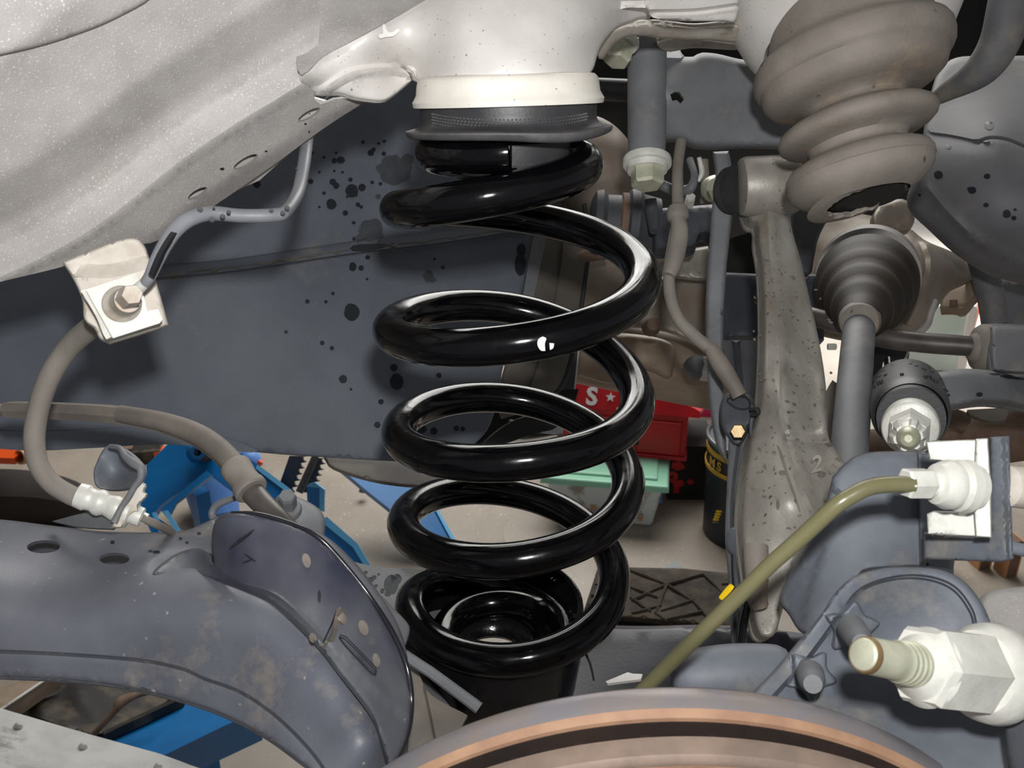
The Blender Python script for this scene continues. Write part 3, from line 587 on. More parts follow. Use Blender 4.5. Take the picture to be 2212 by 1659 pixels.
W_ = [(760, 674, 17, 19), (741, 819, 9, 9), (857, 824, 14, 18), (851, 794, 8, 8), (1124, 572, 12, 24), (1126, 540, 10, 15), (704, 652, 4), (719, 634, 4), (664, 651, 5), (717, 752, 5), (696, 741, 5), (618, 717, 4), (758, 841, 3), (823, 868, 6), (815, 918, 7),
      (762, 576, 8, 10), (780, 579, 6), (793, 603, 3), (935, 645, 5), (948, 811, 6), (736, 346, 9, 8), (722, 347, 6), (801, 330, 7), (719, 393, 7), (760, 412, 14), (716, 441, 11, 12), (782, 405, 8), (726, 401, 7), (700, 417, 4), (757, 388, 5), (746, 460, 6), (773, 442, 5), (807, 323, 5), (829, 332, 5), (722, 369, 3), (740, 372, 3), (764, 481, 4), (726, 330, 3), (770, 422, 3), (750, 425, 3), (804, 394, 4), (822, 397, 4), (765, 516, 4), (849, 530, 5), (794, 556, 5),
      (555, 398, 8), (674, 330, 4), (671, 392, 6), (690, 372, 3), (700, 340, 3), (818, 310, 4, 3), (830, 305, 4, 3), (784, 307, 4), (957, 578, 4), (939, 560, 3), (911, 927, 11, 9), (937, 931, 8), (986, 925, 6), (1000, 926, 5), (900, 962, 3), (872, 720, 6, 5), (780, 447, 4), (690, 447, 3)]
spots('water_spots', ld, W_, M['wet'], lp, irr=.10)
spots('dried_spots', ld, [(855, 368, 38, 28), (845, 352, 22, 18), (880, 345, 14, 12), (800, 498, 26, 24), (797, 515, 30, 16), (926, 595, 11, 13), (935, 605, 7, 6), (817, 425, 6)], M['dryspot'], lp, lift=.0004, irr=.35)
panel('liner_smear', [(762, 530), (830, 526), (832, 533), (800, 540), (764, 541)], lambda x, y: ld(x, y, False)-.0105, M['wet'], liner, thick=.0004, step=7, sp=6)
panel('liner_lip', [(700, 985, 1), (860, 996), (1010, 994, 1), (1000, 1030), (950, 1048), (880, 1048), (800, 1036), (720, 1010)], [(700, 985, .80), (1000, 990, .84), (880, 1048, .78)], M['liner_dusty'], liner, thick=.003, step=12, rnd=(6, .003))

rear = thing('liner_rear_section', 'narrow grey plastic liner strip just right of the large spotted panel', 'liner', P(1180, 880, .84))
panel('strip_skin', [(1150, 420, 1), (1235, 400), (1262, 440), (1272, 500), (1268, 580), (1258, 660), (1242, 740), (1225, 810), (1200, 855), (1170, 878), (1085, 905, 1), (1075, 860), (1100, 760), (1135, 600)],
      [(1150, 430, .86), (1270, 500, .90), (1130, 640, .84), (1240, 740, .88), (1080, 900, .84), (1180, 880, .86)], M['liner_dusty'], rear, thick=.003, step=12, rnd=(8, .006), folds=[([(1215, 430), (1210, 560), (1180, 720), (1130, 870)], [(-4, 0), (0, .004), (30, .004)])])
panel('gap_shade', [(1000, 880, 1), (1100, 850, 1), (1250, 840, 1), (1235, 900, 1), (1180, 935, 1), (1060, 968, 1), (990, 985, 1)], [(1000, 880, .92), (1250, 840, .95), (1060, 968, .92)], M['black'], rear, thick=.004, step=16)  # black sheet added for the darkness in the gap beside the liner
panel('clear_tape', [(1152, 512, 1), (1182, 512, 1), (1170, 560), (1152, 648, 1), (1128, 648, 1), (1138, 590)], lambda x, y: ld(x, y, False)-.004, M['grey'], rear, thick=.001, step=9)
panel('strip_lower_flap', [(1045, 960), (1100, 915), (1180, 888), (1215, 895), (1200, 925), (1150, 938), (1080, 962)], [(1045, 960, .84), (1215, 890, .88), (1080, 962, .85)], M['black'], rear, thick=.004, step=10)
tube('edge_bead', [(1262, 440, .86, 5), (1272, 520, .86, 5), (1262, 620, .86, 5), (1242, 740, .85, 5), (1215, 830, .84, 5), (1170, 872, .84, 4)], M['black_rubber'], rear, seg=10)
sk = thing('sill_bracket', 'small dusty beige folded bracket below the liner strip, behind the coils', 'bracket', P(1130, 968, .88))
panel('bracket_lower', [(1066, 962, 1), (1075, 950), (1110, 940), (1165, 938), (1205, 940, 1), (1190, 950), (1140, 960), (1110, 972, 1)], [(1066, 962, .87), (1205, 940, .9), (1110, 972, .86)], M['beige_cast'], sk, thick=.004, step=8, rnd=(5, .003))
panel('bracket_upper', [(1100, 906, 1), (1160, 912), (1212, 920), (1216, 935, 1), (1190, 938), (1130, 925)], [(1100, 906, .90), (1216, 930, .92), (1130, 925, .89)], M['grey'], sk, thick=.004, step=8)
pw = thing('white_edged_panel', 'dark upright panel with a thin pale edge, right of the liner strip', 'panel', P(1240, 860, 1.0))
panel('panel_sheet', [(1210, 440, 1), (1276, 500, 1), (1268, 600), (1254, 720), (1240, 860, 1), (1190, 860, 1)], [(1210, 440, .98), (1276, 500, .99), (1240, 860, .99)], M['grey_dark'], pw, thick=.003, step=20)
tube('pale_edge', [(1273, 540, .985, 1.6), (1267, 610, .985, 1.6), (1254, 720, .985, 1.6), (1239, 862, .985, 1.6)], M['white'], pw, seg=8)

# ============================================================ BRAKE LINE AND HOSES (left)
bp = thing('brake_pipe', 'thin grey coated brake pipe bending down behind the rail to the left bracket', 'pipe', P(330, 600, .345))
tube('pipe_tube', [(664, 270, .42, 14), (662, 310, .42, 14), (654, 370, .405, 14), (642, 420, .39, 14), (618, 456, .37, 14), (590, 465, .365, 15), (520, 466, .36, 15), (455, 461, .355, 16), (410, 473, .35, 17), (378, 498, .346, 17), (355, 532, .342, 16), (338, 565, .340, 15), (322, 600, .340, 13), (300, 626, .342, 11)], M['pipe'], bp, n=10)
tube('pipe_nut_neck', [(312, 612, .3405, 12), (288, 634, .3425, 14)], M['zinc_white'], bp, smooth=False)
m_ = MB()
for x, y, r in [(432, 453, 7), (462, 450, 3), (481, 467, 6), (494, 458, 5), (458, 474, 7), (586, 455, 5), (611, 460, 6), (620, 449, 6), (640, 364, 3), (635, 428, 4)]:
    V, Fc = lathe_geo(P(x, y, .3508 if x < 560 else (.362 if y > 440 else .3955)), P(x, y, .30), [(-.003, r*.36/F*.9), (.0012, r*.36/F*.9), (.0013, r*.2*.36/F)], 12); m_.add(V, Fc)
tag(m_.build('wet_spots', M['wet'], bp), kind='stuff')
panel('pipe_worn_patch', [(378, 505), (384, 512), (362, 540), (350, 568), (334, 600), (328, 604), (336, 580), (352, 545)], [(380, 508, .3425), (352, 555, .3355), (330, 602, .3345)], M['black_mark'], bp, thick=.002, step=6, sp=5)

bh = thing('brake_hose', 'dusty grey rubber brake hose looping down from the pale bracket at left', 'hose', P(160, 1070, .40))
clip = panel('locking_clip', [(174, 628, 1), (190, 624, 1), (293, 590, 1), (303, 612, 1), (318, 672, 1), (342, 668, 1), (352, 694), (345, 698, 1), (236, 733, 1), (222, 722), (226, 708), (205, 668), (186, 650)], [(174, 628, .343), (303, 600, .350), (236, 733, .342), (350, 694, .350)], M['zinc_white'], bh, thick=.002, step=8)
panel('clip_lip', [(176, 630, 1), (184, 628, 1), (240, 728, 1), (230, 733, 1), (222, 720), (208, 685)], [(176, 630, .339), (240, 728, .338), (210, 680, .3385)], M['zinc_white'], bh, thick=.003, step=6)
lathe('fitting_flange', (258, 662, .352), (276, 648, .334), [(0, 40), (.35, 41), (.45, 38), (.5, 33), (.6, 30), (.62, 30), (1, 27)], M['beige_cast'], bh, seg=48)
hexn('fitting_nut', (268, 650, .339), (286, 636, .325), 25, M['beige_cast'], bh)
tube('hose_tube', [(232, 690, .375, 24), (200, 706, .385, 24), (150, 750, .395, 23), (108, 812, .40, 23), (84, 880, .402, 22), (74, 945, .402, 22), (82, 1000, .40, 21), (110, 1042, .40, 21), (150, 1068, .40, 21), (178, 1080, .40, 21)], M['hose'], bh, n=12, seg=28)
lathe('crimped_ferrule', (165, 1068, .398), (318, 1122, .402), [(0, 22), (.02, 27), (.14, 29), (.18, 25), (.24, 24), (.30, 29), (.36, 29), (.42, 23), (.48, 25), (.54, 28), (.60, 27), (.64, 20), (.70, 17), (.71, 33), (.76, 33), (.78, 22), (.80, 20), (.84, 22), (.92, 21), (.94, 13), (1, 12)], M['zinc_white'], bh, seg=32)
panel('clip_plate', [(302, 1040, 1), (316, 1048), (310, 1062), (318, 1070), (298, 1092), (300, 1105), (284, 1110), (262, 1140, 1), (240, 1142, 1), (252, 1110), (272, 1080)], [(302, 1040, .398), (318, 1070, .398), (250, 1142, .394)], M['beige_cast'], bh, thick=.004, step=7, rnd=(4, .002))
tube('lower_pipe', [(305, 1118, .40, 9), (340, 1134, .405, 9), (372, 1150, .42, 8)], M['cable'], bh)

hb = thing('hose_tab_bracket', 'grey curled steel bracket tab holding the hose end on the trailing arm', 'bracket', P(250, 1140, .40))
panel('curled_tab', [(202, 1020), (208, 1000), (222, 972), (236, 962), (262, 966), (290, 986), (308, 1010), (305, 1032), (292, 1048), (262, 1058), (225, 1058), (206, 1048)], [(202, 1020, .42), (236, 962, .425), (308, 1010, .400), (292, 1048, .400), (225, 1058, .418), (255, 1020, .428)], M['knuckle'], hb, thick=.003, step=8, rnd=(6, .002))
tube('tab_rolled_edge', [(238, 964, .414, 5), (258, 968, .408, 6), (270, 985, .402, 8), (288, 1000, .398, 10), (304, 1012, .396, 9), (303, 1034, .396, 8), (290, 1052, .396, 7), (278, 1074, .396, 7), (262, 1098, .396, 7), (246, 1130, .394, 8)], M['grey'], hb, seg=14)
panel('tab_foot', [(112, 1126, 1), (180, 1108), (240, 1096), (262, 1098, 1), (250, 1128), (238, 1142, 1), (170, 1138)], [(112, 1126, .425), (262, 1098, .40), (238, 1142, .398), (170, 1138, .41)], M['grey'], hb, thick=.003, step=8)

pc = thing('parking_brake_cable', 'thick dusty brown-grey cable arcing across the left, ending in a ferrule at the arm', 'cable', P(600, 1100, .40))
tube('thin_end', [(-80, 882, .50, 12), (25, 885, .495, 12)], M['hose'], pc, smooth=False)
tube('cable_sleeve', [(14, 885, .492, 18), (40, 885, .49, 19), (150, 889, .48, 20), (260, 897, .47, 21), (350, 914, .46, 22), (420, 938, .45, 24), (470, 970, .44, 25), (505, 1005, .432, 25), (522, 1022, .43, 24)], M['cable'], pc, n=12, seg=6)
tube('cable_cover', [(260, 894, .468, 19), (350, 911, .458, 21), (420, 935, .448, 23), (470, 967, .438, 24), (505, 1002, .430, 24), (520, 1020, .428, 24)], M['cable'], pc, n=12, seg=28)
lathe('ferrule', (505, 1004, .428), (545, 1062, .420), [(0, 20), (.03, 31), (.12, 34), (.3, 33), (.5, 31), (.7, 33), (.78, 36), (.95, 37), (1, 33), (1, 20)], M['hose'], pc, seg=40)
tube('dark_core', [(532, 1045, .424, 25), (560, 1080, .418, 25), (600, 1120, .412, 23), (640, 1160, .41, 21), (660, 1182, .41, 20)], M['dark_steel'], pc, seg=28)
cb = thing('cable_clamp', 'grey bolted clamp with hex bolt head behind the cable end', 'clamp', P(650, 1160, .45))
panel('clamp_tab', [(594, 1082), (610, 1066), (640, 1072), (680, 1092), (700, 1115), (702, 1150), (695, 1180), (670, 1170), (640, 1140), (610, 1110)], [(594, 1082, .45), (700, 1115, .455), (690, 1175, .445), (640, 1140, .44)], M['grey'], cb, thick=.006, step=8, rnd=(8, .005))
hexn('clamp_bolt', (622, 1098, .444), (620, 1070, .436), 20, M['grey'], cb)
lathe('clamp_washer', (622, 1103, .444), (622, 1095, .442), [(0, 29), (.4, 30), (1, 26)], M['grey'], cb)
tube('clamp_loop', [(540, 1068, .44, 6), (500, 1078, .445, 7), (468, 1092, .448, 8), (458, 1112, .448, 8), (470, 1128, .446, 7), (500, 1130, .444, 5)], M['grey'], cb)
panel('clamp_end_chip', [(650, 1148, 1), (668, 1152, 1), (676, 1160, 1), (660, 1162, 1)], [(650, 1148, .405), (676, 1160, .405), (660, 1162, .405)], M['silver_light'], cb, thick=.002, step=6)

# ============================================================ BUMP STOP
bs = thing('bump_stop', 'dusty grey ribbed rubber bump stop with torn bottom opening, hanging upper right', 'bump stop', P(1860, 420, .47))
def bsmod(a, i, t, r): return (-.165*r*math.cos(a)*min(1, max(0, (t+.02)/.04)), r*.012*mnoise.noise(Vector((math.cos(a)*1.5, math.sin(a)*1.5, t*30))))
lathe('bellows', (1834, 20, .488), (1860, 430, .4785), [(-.1, 150), (0, 165), (.08, 170), (.15, 174), (.19, 182), (.21, 198), (.24, 206), (.28, 209), (.32, 208), (.345, 203), (.355, 196), (.38, 194), (.42, 189), (.455, 172), (.475, 140), (.49, 110), (.505, 103), (.53, 104), (.55, 115), (.575, 146), (.60, 161), (.63, 166), (.655, 163), (.675, 154), (.69, 132), (.705, 106), (.73, 101), (.755, 105), (.775, 125), (.80, 145), (.83, 153), (.86, 155), (.865, 152), (.90, 152), (.94, 142), (.975, 122), (1.0, 100)], M['dusty_rubber'], bs, seg=96, mod=bsmod, open_=True, angle=50)
def tearmod(a, i, t, r):
    n_ = mnoise.noise(Vector((math.cos(a)*2.2, math.sin(a)*2.2, 4.2)))+.5*mnoise.noise(Vector((math.cos(a)*6, math.sin(a)*6, 1.2)))
    f = 1 if i >= 2 else 0; return (-.165*r*math.cos(a), f*r*.22*n_)
lathe('torn_bottom', (1861, 424, .4785), (1867, 450, .4768), [(0, 118), (.25, 100), (.36, 86), (.42, 74), (.25, 72), (.0, 76)], M['dusty_rubber'], bs, seg=96, mod=tearmod, open_=True, angle=60)
lathe('hollow_shade', (1850, 330, .483), (1861, 428, .4785), [(0, 20), (.0, 84), (.5, 88), (.97, 88)], M['black'], bs, seg=48, open_=False)  # closed black plug standing in for shade inside the torn opening
lathe('bump_cup', (1822, -150, .520), (1812, 128, .494), [(0, 250), (.1, 262), (.4, 258), (.58, 246), (.72, 232), (.84, 212), (.93, 190), (.98, 172), (1, 158), (.97, 150), (.6, 150)], M['silver_light'], body, seg=96, angle=60)

# ============================================================ GREY LINK BRACKET WITH BOLTS
gb = thing('subframe_mount', 'grey pressed bracket with sleeve and diamond hole, left of the bump stop', 'bracket', P(1400, 340, .56))
gbp = panel('bracket_plate', [(1398, 128), (1420, 116), (1470, 122), (1500, 122), (1512, 114, ), (1548, 116), (1600, 128), (1660, 134), (1760, 150, 1), (1760, 320, 1), (1700, 321), (1600, 320), (1520, 322), (1490, 316), (1470, 306), (1420, 304), (1404, 290), (1396, 240), (1394, 170)],
            [(1398, 130, .60), (1398, 290, .60), (1440, 200, .575), (1500, 200, .585), (1700, 200, .60), (1600, 320, .60), (1600, 130, .60)], M['grey'], gb, thick=.004, step=12, rnd=(16, .012), holes=[[(1448, 204), (1458, 198), (1468, 199), (1478, 214), (1470, 224), (1462, 216), (1452, 218)]])
lathe('sleeve', (1398, 96, .585), (1397, 345, .575), [(0, 40), (0, 42), (.5, 42), (.85, 41), (1, 39)], M['grey'], gb, seg=48)
panel('sleeve_cap', [(1360, 100), (1400, 95), (1460, 100), (1470, 112), (1476, 126), (1420, 126), (1358, 132)], [(1360, 100, .60), (1470, 110, .61), (1360, 130, .575), (1470, 126, .59)], M['grey'], gb, thick=.004, step=9, rnd=(5, .003))
lathe('washer', (1398, 342, .575), (1398, 370, .573), [(0, 40), (.02, 51), (.3, 53), (.55, 52), (.6, 44), (1, 43)], M['zinc_white'], gb)
hexn('sleeve_bolt', (1398, 366, .573), (1399, 402, .570), 36, M['zinc'], gb, phase=.35)
ub = thing('flange_bolt', 'pale zinc hex bolt under the body, just left of the grey bracket top', 'bolt', P(1335, 134, .55))
lathe('bolt_washer', (1345, 88, .55), (1343, 101, .549), [(0, 26), (.05, 36), (.6, 37), (1, 33)], M['zinc_white'], ub)
hexn('bolt_head', (1340, 99, .549), (1331, 134, .546), 31, M['zinc'], ub, phase=.3)
panel('bolt_tab', [(1318, 78, 1), (1380, 80, 1), (1379, 96, 1), (1360, 92), (1320, 90, 1)], [(1318, 78, .56), (1380, 80, .56), (1320, 92, .55)], M['grey'], ub, thick=.003, step=8)
tube('dark_rear_tube', [(1180, 188, .9, 24), (1360, 196, .9, 24)], M['black_rubber'], thing('rear_cross_tube', 'dark round tube behind the gap left of the grey bracket', 'tube', P(1280, 215, .9)), smooth=False)

# ============================================================ CAST ALUMINIUM LINK
al = thing('cast_link', 'pale cast aluminium suspension link standing right of centre with ribbed face', 'suspension link', P(1720, 1360, .44))
al_c = [(1605, 400, .60), (1660, 345, .585), (1716, 400, .59), (1660, 480, .575), (1640, 560, .575), (1735, 580, .575), (1670, 700, .55), (1770, 720, .56), (1650, 900, .51), (1700, 880, .498), (1790, 900, .52), (1620, 1200, .47), (1700, 1080, .462), (1840, 1020, .49), (1680, 1360, .45), (1740, 1180, .462)]
alp = panel('link_body', [(1606, 440), (1604, 400), (1612, 362), (1630, 343), (1680, 339), (1712, 346), (1718, 380), (1716, 430), (1708, 462), (1712, 500), (1732, 570), (1750, 650), (1766, 720), (1780, 800), (1788, 880), (1790, 945), (1815, 985), (1842, 1020, 1), (1825, 1070), (1780, 1120), (1745, 1170), (1715, 1240), (1690, 1320), (1672, 1372), (1640, 1372), (1626, 1320), (1612, 1240), (1600, 1150), (1604, 1060), (1618, 960), (1640, 880), (1648, 790), (1650, 680), (1646, 580), (1637, 520), (1636, 485), (1618, 478)],
            al_c, M['alu'], al, thick=.014, step=10, rnd=(10, .006), rough=.0004,
            folds=[([(1655, 350), (1662, 450), (1668, 560), (1684, 700), (1688, 800), (1690, 880), (1712, 980), (1760, 1100), (1790, 1150)], [(-60, .014), (-20, .006), (-6, .0), (4, -.001), (16, .002), (70, .004)])],
            pads=[([(1690, 800), (1760, 800), (1768, 880), (1772, 930), (1700, 930)], -.004, 14), ([(1697, 938), (1710, 930), (1790, 940), (1794, 955), (1780, 962), (1702, 952)], .004, 8)])
lathe('link_eye', (1598, 404, .585), (1722, 398, .585), [(0, 52), (.02, 60), (.1, 64), (.9, 64), (.98, 60), (1, 52)], M['alu'], al, seg=48)
lathe('eye_bush', (1572, 412, .60), (1604, 408, .59), [(0, 44), (.2, 50), (.5, 46), (.7, 54), (1, 54)], M['black_rubber'], al)
spots('dirt_spots', depf(alp), [(random.uniform(1625, 1800), random.uniform(560, 1180), random.uniform(2, 6), random.uniform(1.5, 3), random.uniform(-30, 60)) for _ in range(70)] + [(1790, 960, 8, 4), (1810, 992, 8, 4), (1775, 1024, 9, 6), (1690, 1020, 9, 4), (1680, 1090, 4, 12)], M['cable'], alp, lift=.0006)
dl = depf(alp)
o_ = P(1748, 1022, float(dl(np.array(1748.), np.array(1022.), False))-.002)
text_mesh('cast_numeral', '2', M['alu'], alp, o_, P(1768, 1012, .455)-P(1748, 1018, .455), Vector((.1, .35, 1)), .012, ext=.0008, bold=.01)
panel('cast_arrow', [(1780, 1008, 1), (1800, 990, 1), (1822, 1004, 1), (1812, 1010, 1), (1800, 1000, 1), (1792, 1010, 1), (1806, 1018, 1), (1796, 1024, 1)], lambda x, y: dl(x, y, False)-.0015, M['alu'], alp, thick=.0012, step=5, sp=4)
tag(panel('wear_streak', [(1678, 960), (1690, 980), (1705, 1030), (1722, 1080), (1730, 1110), (1718, 1080), (1700, 1030)], lambda x, y: dl(x, y, False)-.0008, M['cable'], al, thick=.0004, step=5, sp=5))

# ============================================================ SENSOR CABLE, GREY ROD
sc = thing('sensor_cable', 'thin dusty black sensor cable with rubber grommets, running down beside the grey strap', 'cable', P(1600, 860, .54))
tube('cable_lead', [(1472, 300, .60, 12), (1464, 360, .585, 12), (1464, 420, .575, 13), (1464, 470, .565, 13), (1456, 530, .56, 15), (1446, 580, .555, 13), (1448, 640, .55, 13), (1466, 690, .545, 13), (1502, 728, .542, 14), (1536, 758, .54, 14), (1560, 800, .54, 14)], M['hose'], sc, n=10)
tube('grommet', [(1464, 444, .566, 14), (1464, 452, .565, 22), (1464, 468, .563, 24), (1465, 478, .562, 17)], M['hose'], sc)
tube('upper_sleeve', [(1464, 474, .561, 16), (1468, 500, .559, 19), (1462, 540, .556, 20), (1452, 576, .553, 19), (1444, 596, .551, 14)], M['hose'], sc)
tube('lower_sleeve', [(1534, 750, .537, 15), (1552, 780, .535, 19), (1572, 812, .533, 19), (1588, 838, .531, 17), (1598, 856, .53, 17)], M['cable'], sc)
sr = thing('grey_strap', 'long flat grey strap hanging vertically left of the cast link', 'strap', P(1550, 980, .58))
panel('strap_face', [(1540, 328, 1), (1574, 326, 1), (1584, 380), (1586, 430), (1578, 500), (1568, 600), (1562, 740), (1566, 860), (1570, 1000, 1), (1548, 960), (1534, 880), (1526, 760), (1524, 660), (1530, 560), (1538, 450), (1546, 380)],
      [(1540, 328, .62), (1574, 326, .62), (1560, 600, .60), (1526, 700, .60), (1550, 900, .575), (1568, 1000, .57)], M['grey'], sr, thick=.008, step=9, rnd=(9, .005))
bk = thing('cable_bracket', 'dark grey looped bracket with small gold bolt at the cast link edge', 'bracket', P(1590, 1180, .52))
panel('bracket_loop', [(1562, 858), (1580, 846), (1612, 850), (1626, 866), (1630, 900), (1618, 920), (1608, 950), (1590, 962), (1572, 945), (1558, 920), (1556, 885)], [(1562, 858, .54), (1626, 866, .525), (1608, 950, .525), (1560, 920, .53)], M['grey_dark'], bk, thick=.005, step=7, rnd=(6, .004), pads=[([(1572, 862), (1612, 858), (1620, 880), (1600, 884), (1580, 876)], -.005, 5)])
hexn('gold_bolt', (1597, 932, .524), (1594, 932, .508), 17, M['gold_bolt'], bk, phase=0)
panel('bracket_leg', [(1574, 945, 1), (1622, 925, 1), (1630, 960), (1612, 1010), (1602, 1060), (1592, 1130), (1612, 1150), (1600, 1210), (1604, 1300), (1600, 1400, 1), (1580, 1400, 1), (1572, 1240), (1566, 1160), (1570, 1050)], [(1574, 945, .54), (1622, 925, .53), (1570, 1160, .51), (1612, 1150, .50), (1600, 1400, .49)], M['grey'], bk, thick=.004, step=9, rnd=(5, .003),
      folds=[([(1596, 960), (1584, 1060), (1582, 1160), (1590, 1390)], [(-5, 0), (0, .005), (5, 0)])])
panel('bracket_shoe', [(1567, 1160), (1580, 1140), (1612, 1146), (1650, 1165), (1660, 1180), (1630, 1178), (1606, 1190), (1612, 1212), (1600, 1212), (1572, 1190)], [(1567, 1160, .50), (1660, 1180, .47), (1606, 1210, .49)], M['knuckle'], bk, thick=.006, step=6, rnd=(5, .004))
tube('bracket_wire', [(1628, 888, .52, 5), (1622, 920, .52, 5), (1624, 980, .515, 5), (1612, 1060, .51, 5), (1596, 1130, .505, 5), (1588, 1180, .50, 5), (1590, 1250, .49, 6), (1602, 1330, .48, 7), (1606, 1395, .47, 7)], M['grey_dark'], bk, seg=12)
tube('bracket_clip', [(1620, 885, .515, 5), (1634, 884, .513, 6), (1636, 892, .513, 6), (1622, 898, .515, 4)], M['black'], bk, seg=10)
tube('damper_boot', [(1632, 1180, .46, 27), (1634, 1230, .455, 26), (1636, 1290, .45, 22), (1640, 1310, .45, 20)], M['dusty_rubber'], thing('link_sleeve', 'dusty beige rubber sleeve beside the lower end of the cast link', 'sleeve', P(1640, 1310, .45)))
tube('ribbed_wire_boot', [(1616, 1300, .47, 8), (1606, 1350, .47, 9), (1600, 1400, .47, 9)], M['black_wet'], bk, seg=12)

# ============================================================ DRIVESHAFT, DIFFERENTIAL
ds_ = thing('driveshaft', 'dark brown ribbed rubber boot and grey driveshaft angling down right of the cast link', 'driveshaft', P(1836, 980, .55))
lathe('cv_boot', (1874, 604, .775), (1858, 692, .655), [(0, 70), (.02, 100), (.10, 107), (.22, 107), (.27, 104), (.31, 98), (.36, 97), (.42, 96), (.46, 88), (.50, 80), (.56, 82), (.62, 80), (.66, 70), (.70, 64), (.77, 66), (.82, 62), (.86, 52), (.92, 48), (1, 40)], M['boot'], ds_, seg=96, angle=70)
lathe('boot_clamp', (1860, 676, .685), (1856, 698, .650), [(0, 38), (.1, 44), (.8, 44), (.95, 40), (1, 30)], M['dusty_rubber'], ds_, seg=56)
tube('shaft', [(1858, 686, .665, 33), (1848, 800, .61, 36), (1834, 990, .545, 40), (1828, 1100, .51, 42)], M['grey'], ds_, seg=40)
tube('inner_band', [(1876, 590, .79, 106), (1874, 600, .775, 108)], M['silver'], ds_, seg=64, smooth=False)
df = thing('differential_housing', 'mottled silver cast differential housing behind the driveshaft boot', 'differential', P(1900, 740, .9))
panel('housing_front', [(1700, 470, 1), (1800, 455), (1900, 470), (1960, 490), (2000, 520), (2060, 545), (2112, 575), (2106, 600), (2060, 622), (2035, 650), (2010, 690), (1985, 722), (1940, 742), (1880, 735), (1780, 715), (1740, 690), (1720, 600)],
      [(1700, 480, .92), (1900, 470, .93), (2110, 580, .96), (1985, 720, .90), (1740, 690, .88), (1980, 580, .85), (1860, 600, .86), (2060, 600, .92)], M['shield'], df, thick=.02, step=16, rnd=(16, .02), rough=.002,
      folds=[([(1990, 505), (2010, 560), (2000, 620), (1960, 700)], [(-10, 0), (0, -.006), (12, .008), (40, .008)])])
tube('housing_hose', [(1960, 735, .84, 7), (2000, 706, .84, 7), (2010, 680, .85, 7), (2020, 650, .86, 6)], M['silver'], df)
panel('housing_web', [(1900, 440, 1), (1950, 430), (1975, 455), (1965, 495), (1900, 500), (1885, 470)], [(1900, 440, .86), (1975, 455, .86), (1900, 500, .84)], M['shield'], df, thick=.01, step=10, rnd=(8, .006))

# ============================================================ FUEL TANK (right) and its strap
tk = thing('fuel_tank', 'large dusty dark grey moulded fuel tank at the right edge with dark drops', 'tank', P(2150, 600, .74))
tkp = panel('tank_shell', [(1960, 440), (1975, 380), (1990, 320), (2000, 250), (2020, 170), (2045, 135), (2080, 122), (2140, 122), (2290, 118, 1), (2290, 640, 1), (2212, 610), (2140, 590), (2070, 548), (2010, 495)],
            [(1960, 440, .76), (2020, 170, .82), (2212, 120, .84), (2140, 300, .72), (2212, 330, .71), (2050, 330, .735), (2130, 430, .70), (2070, 540, .735), (2140, 588, .75), (2280, 640, .75), (2280, 440, .69), (2160, 500, .705)], M['tank'], tk, thick=.006, step=14, rnd=(14, .012),
            folds=[([(2010, 288), (2060, 295), (2130, 310)], [(-3, 0), (0, .003), (8, .002), (30, 0)]), ([(2116, 305), (2140, 298), (2180, 303), (2240, 330)], [(-5, 0), (0, .004), (6, 0)]), ([(2000, 400), (2060, 470), (2130, 530), (2230, 580)], [(-14, 0), (0, -.002), (14, .003), (60, .01)])])
spots('water_spots', depf(tkp), [(2137, 271, 10, 9), (2048, 317, 6, 5), (2000, 325, 5, 4), (2027, 378, 10, 9), (2132, 381, 7, 6), (2100, 411, 9, 8), (2094, 408, 5, 4), (2130, 443, 6, 5), (2175, 462, 9, 9), (2190, 471, 6, 5), (2193, 453, 4, 3), (1986, 421, 3, 3)], M['wet'], tkp)
st = thing('filler_pipe', 'flattened grey filler pipe running down onto the tank at the top right corner', 'pipe', P(2100, 200, .68))
tube('filler_tube', [(2200, -80, .66, 46), (2180, 10, .66, 44), (2160, 90, .665, 42), (2120, 150, .675, 36), (2050, 195, .70, 22), (2010, 220, .72, 12)], M['tank'], st, n=10, seg=28)

# ============================================================ LATERAL LINK, STABILISER BAR
ll = thing('lateral_link', 'dusty black link arm with round bushing and bright hex nut at right', 'suspension arm', P(1966, 975, .5))
llp = panel('link_arm', [(1990, 812, 1), (2050, 800), (2110, 797), (2212, 812), (2290, 824, 1), (2290, 888, 1), (2212, 877), (2140, 868), (2070, 878), (2030, 890, 1), (2000, 860)],
            [(1990, 812, .60), (2290, 824, .66), (2290, 888, .64), (2030, 890, .59), (2120, 835, .60)], M['grey'], ll, thick=.012, step=11, rnd=(14, .012))
spots('wet_spots', depf(llp), [(2116, 852, 7, 5), (2190, 815, 30, 4, 6), (2150, 808, 12, 2, 5)], M['wet'], llp)
lathe('bush_shell', (1958, 848, .615), (1968, 900, .535), [(0, 60), (.02, 74), (.1, 78), (.5, 80), (.85, 81), (.95, 79), (1, 73), (.9, 68)], M['black_rubber'], ll, seg=72)
m_ = MB()
for i in range(26):
    a = random.uniform(-2.7, -.5); A0 = P(1958, 848, .615); B0 = P(1968, 900, .535); ax_ = (B0-A0).normalized(); u_ = Vector((1, 0, 0)); u_ = (u_-ax_*u_.dot(ax_)).normalized(); w2 = ax_.cross(u_)
    rd = u_*math.cos(a)+w2*math.sin(a)
    if rd.z < .2: rd = -rd
    c_ = A0+ax_*random.uniform(.02, .075)+rd*(80*.575/F); V, Fc = lathe_geo(c_-rd*.002, c_+rd, [(0, .0012), (.0026, .0010), (.0028, .0004)], 10); m_.add(V, Fc)
tag(m_.build('wet_spots', M['wet'], ll), kind='stuff')
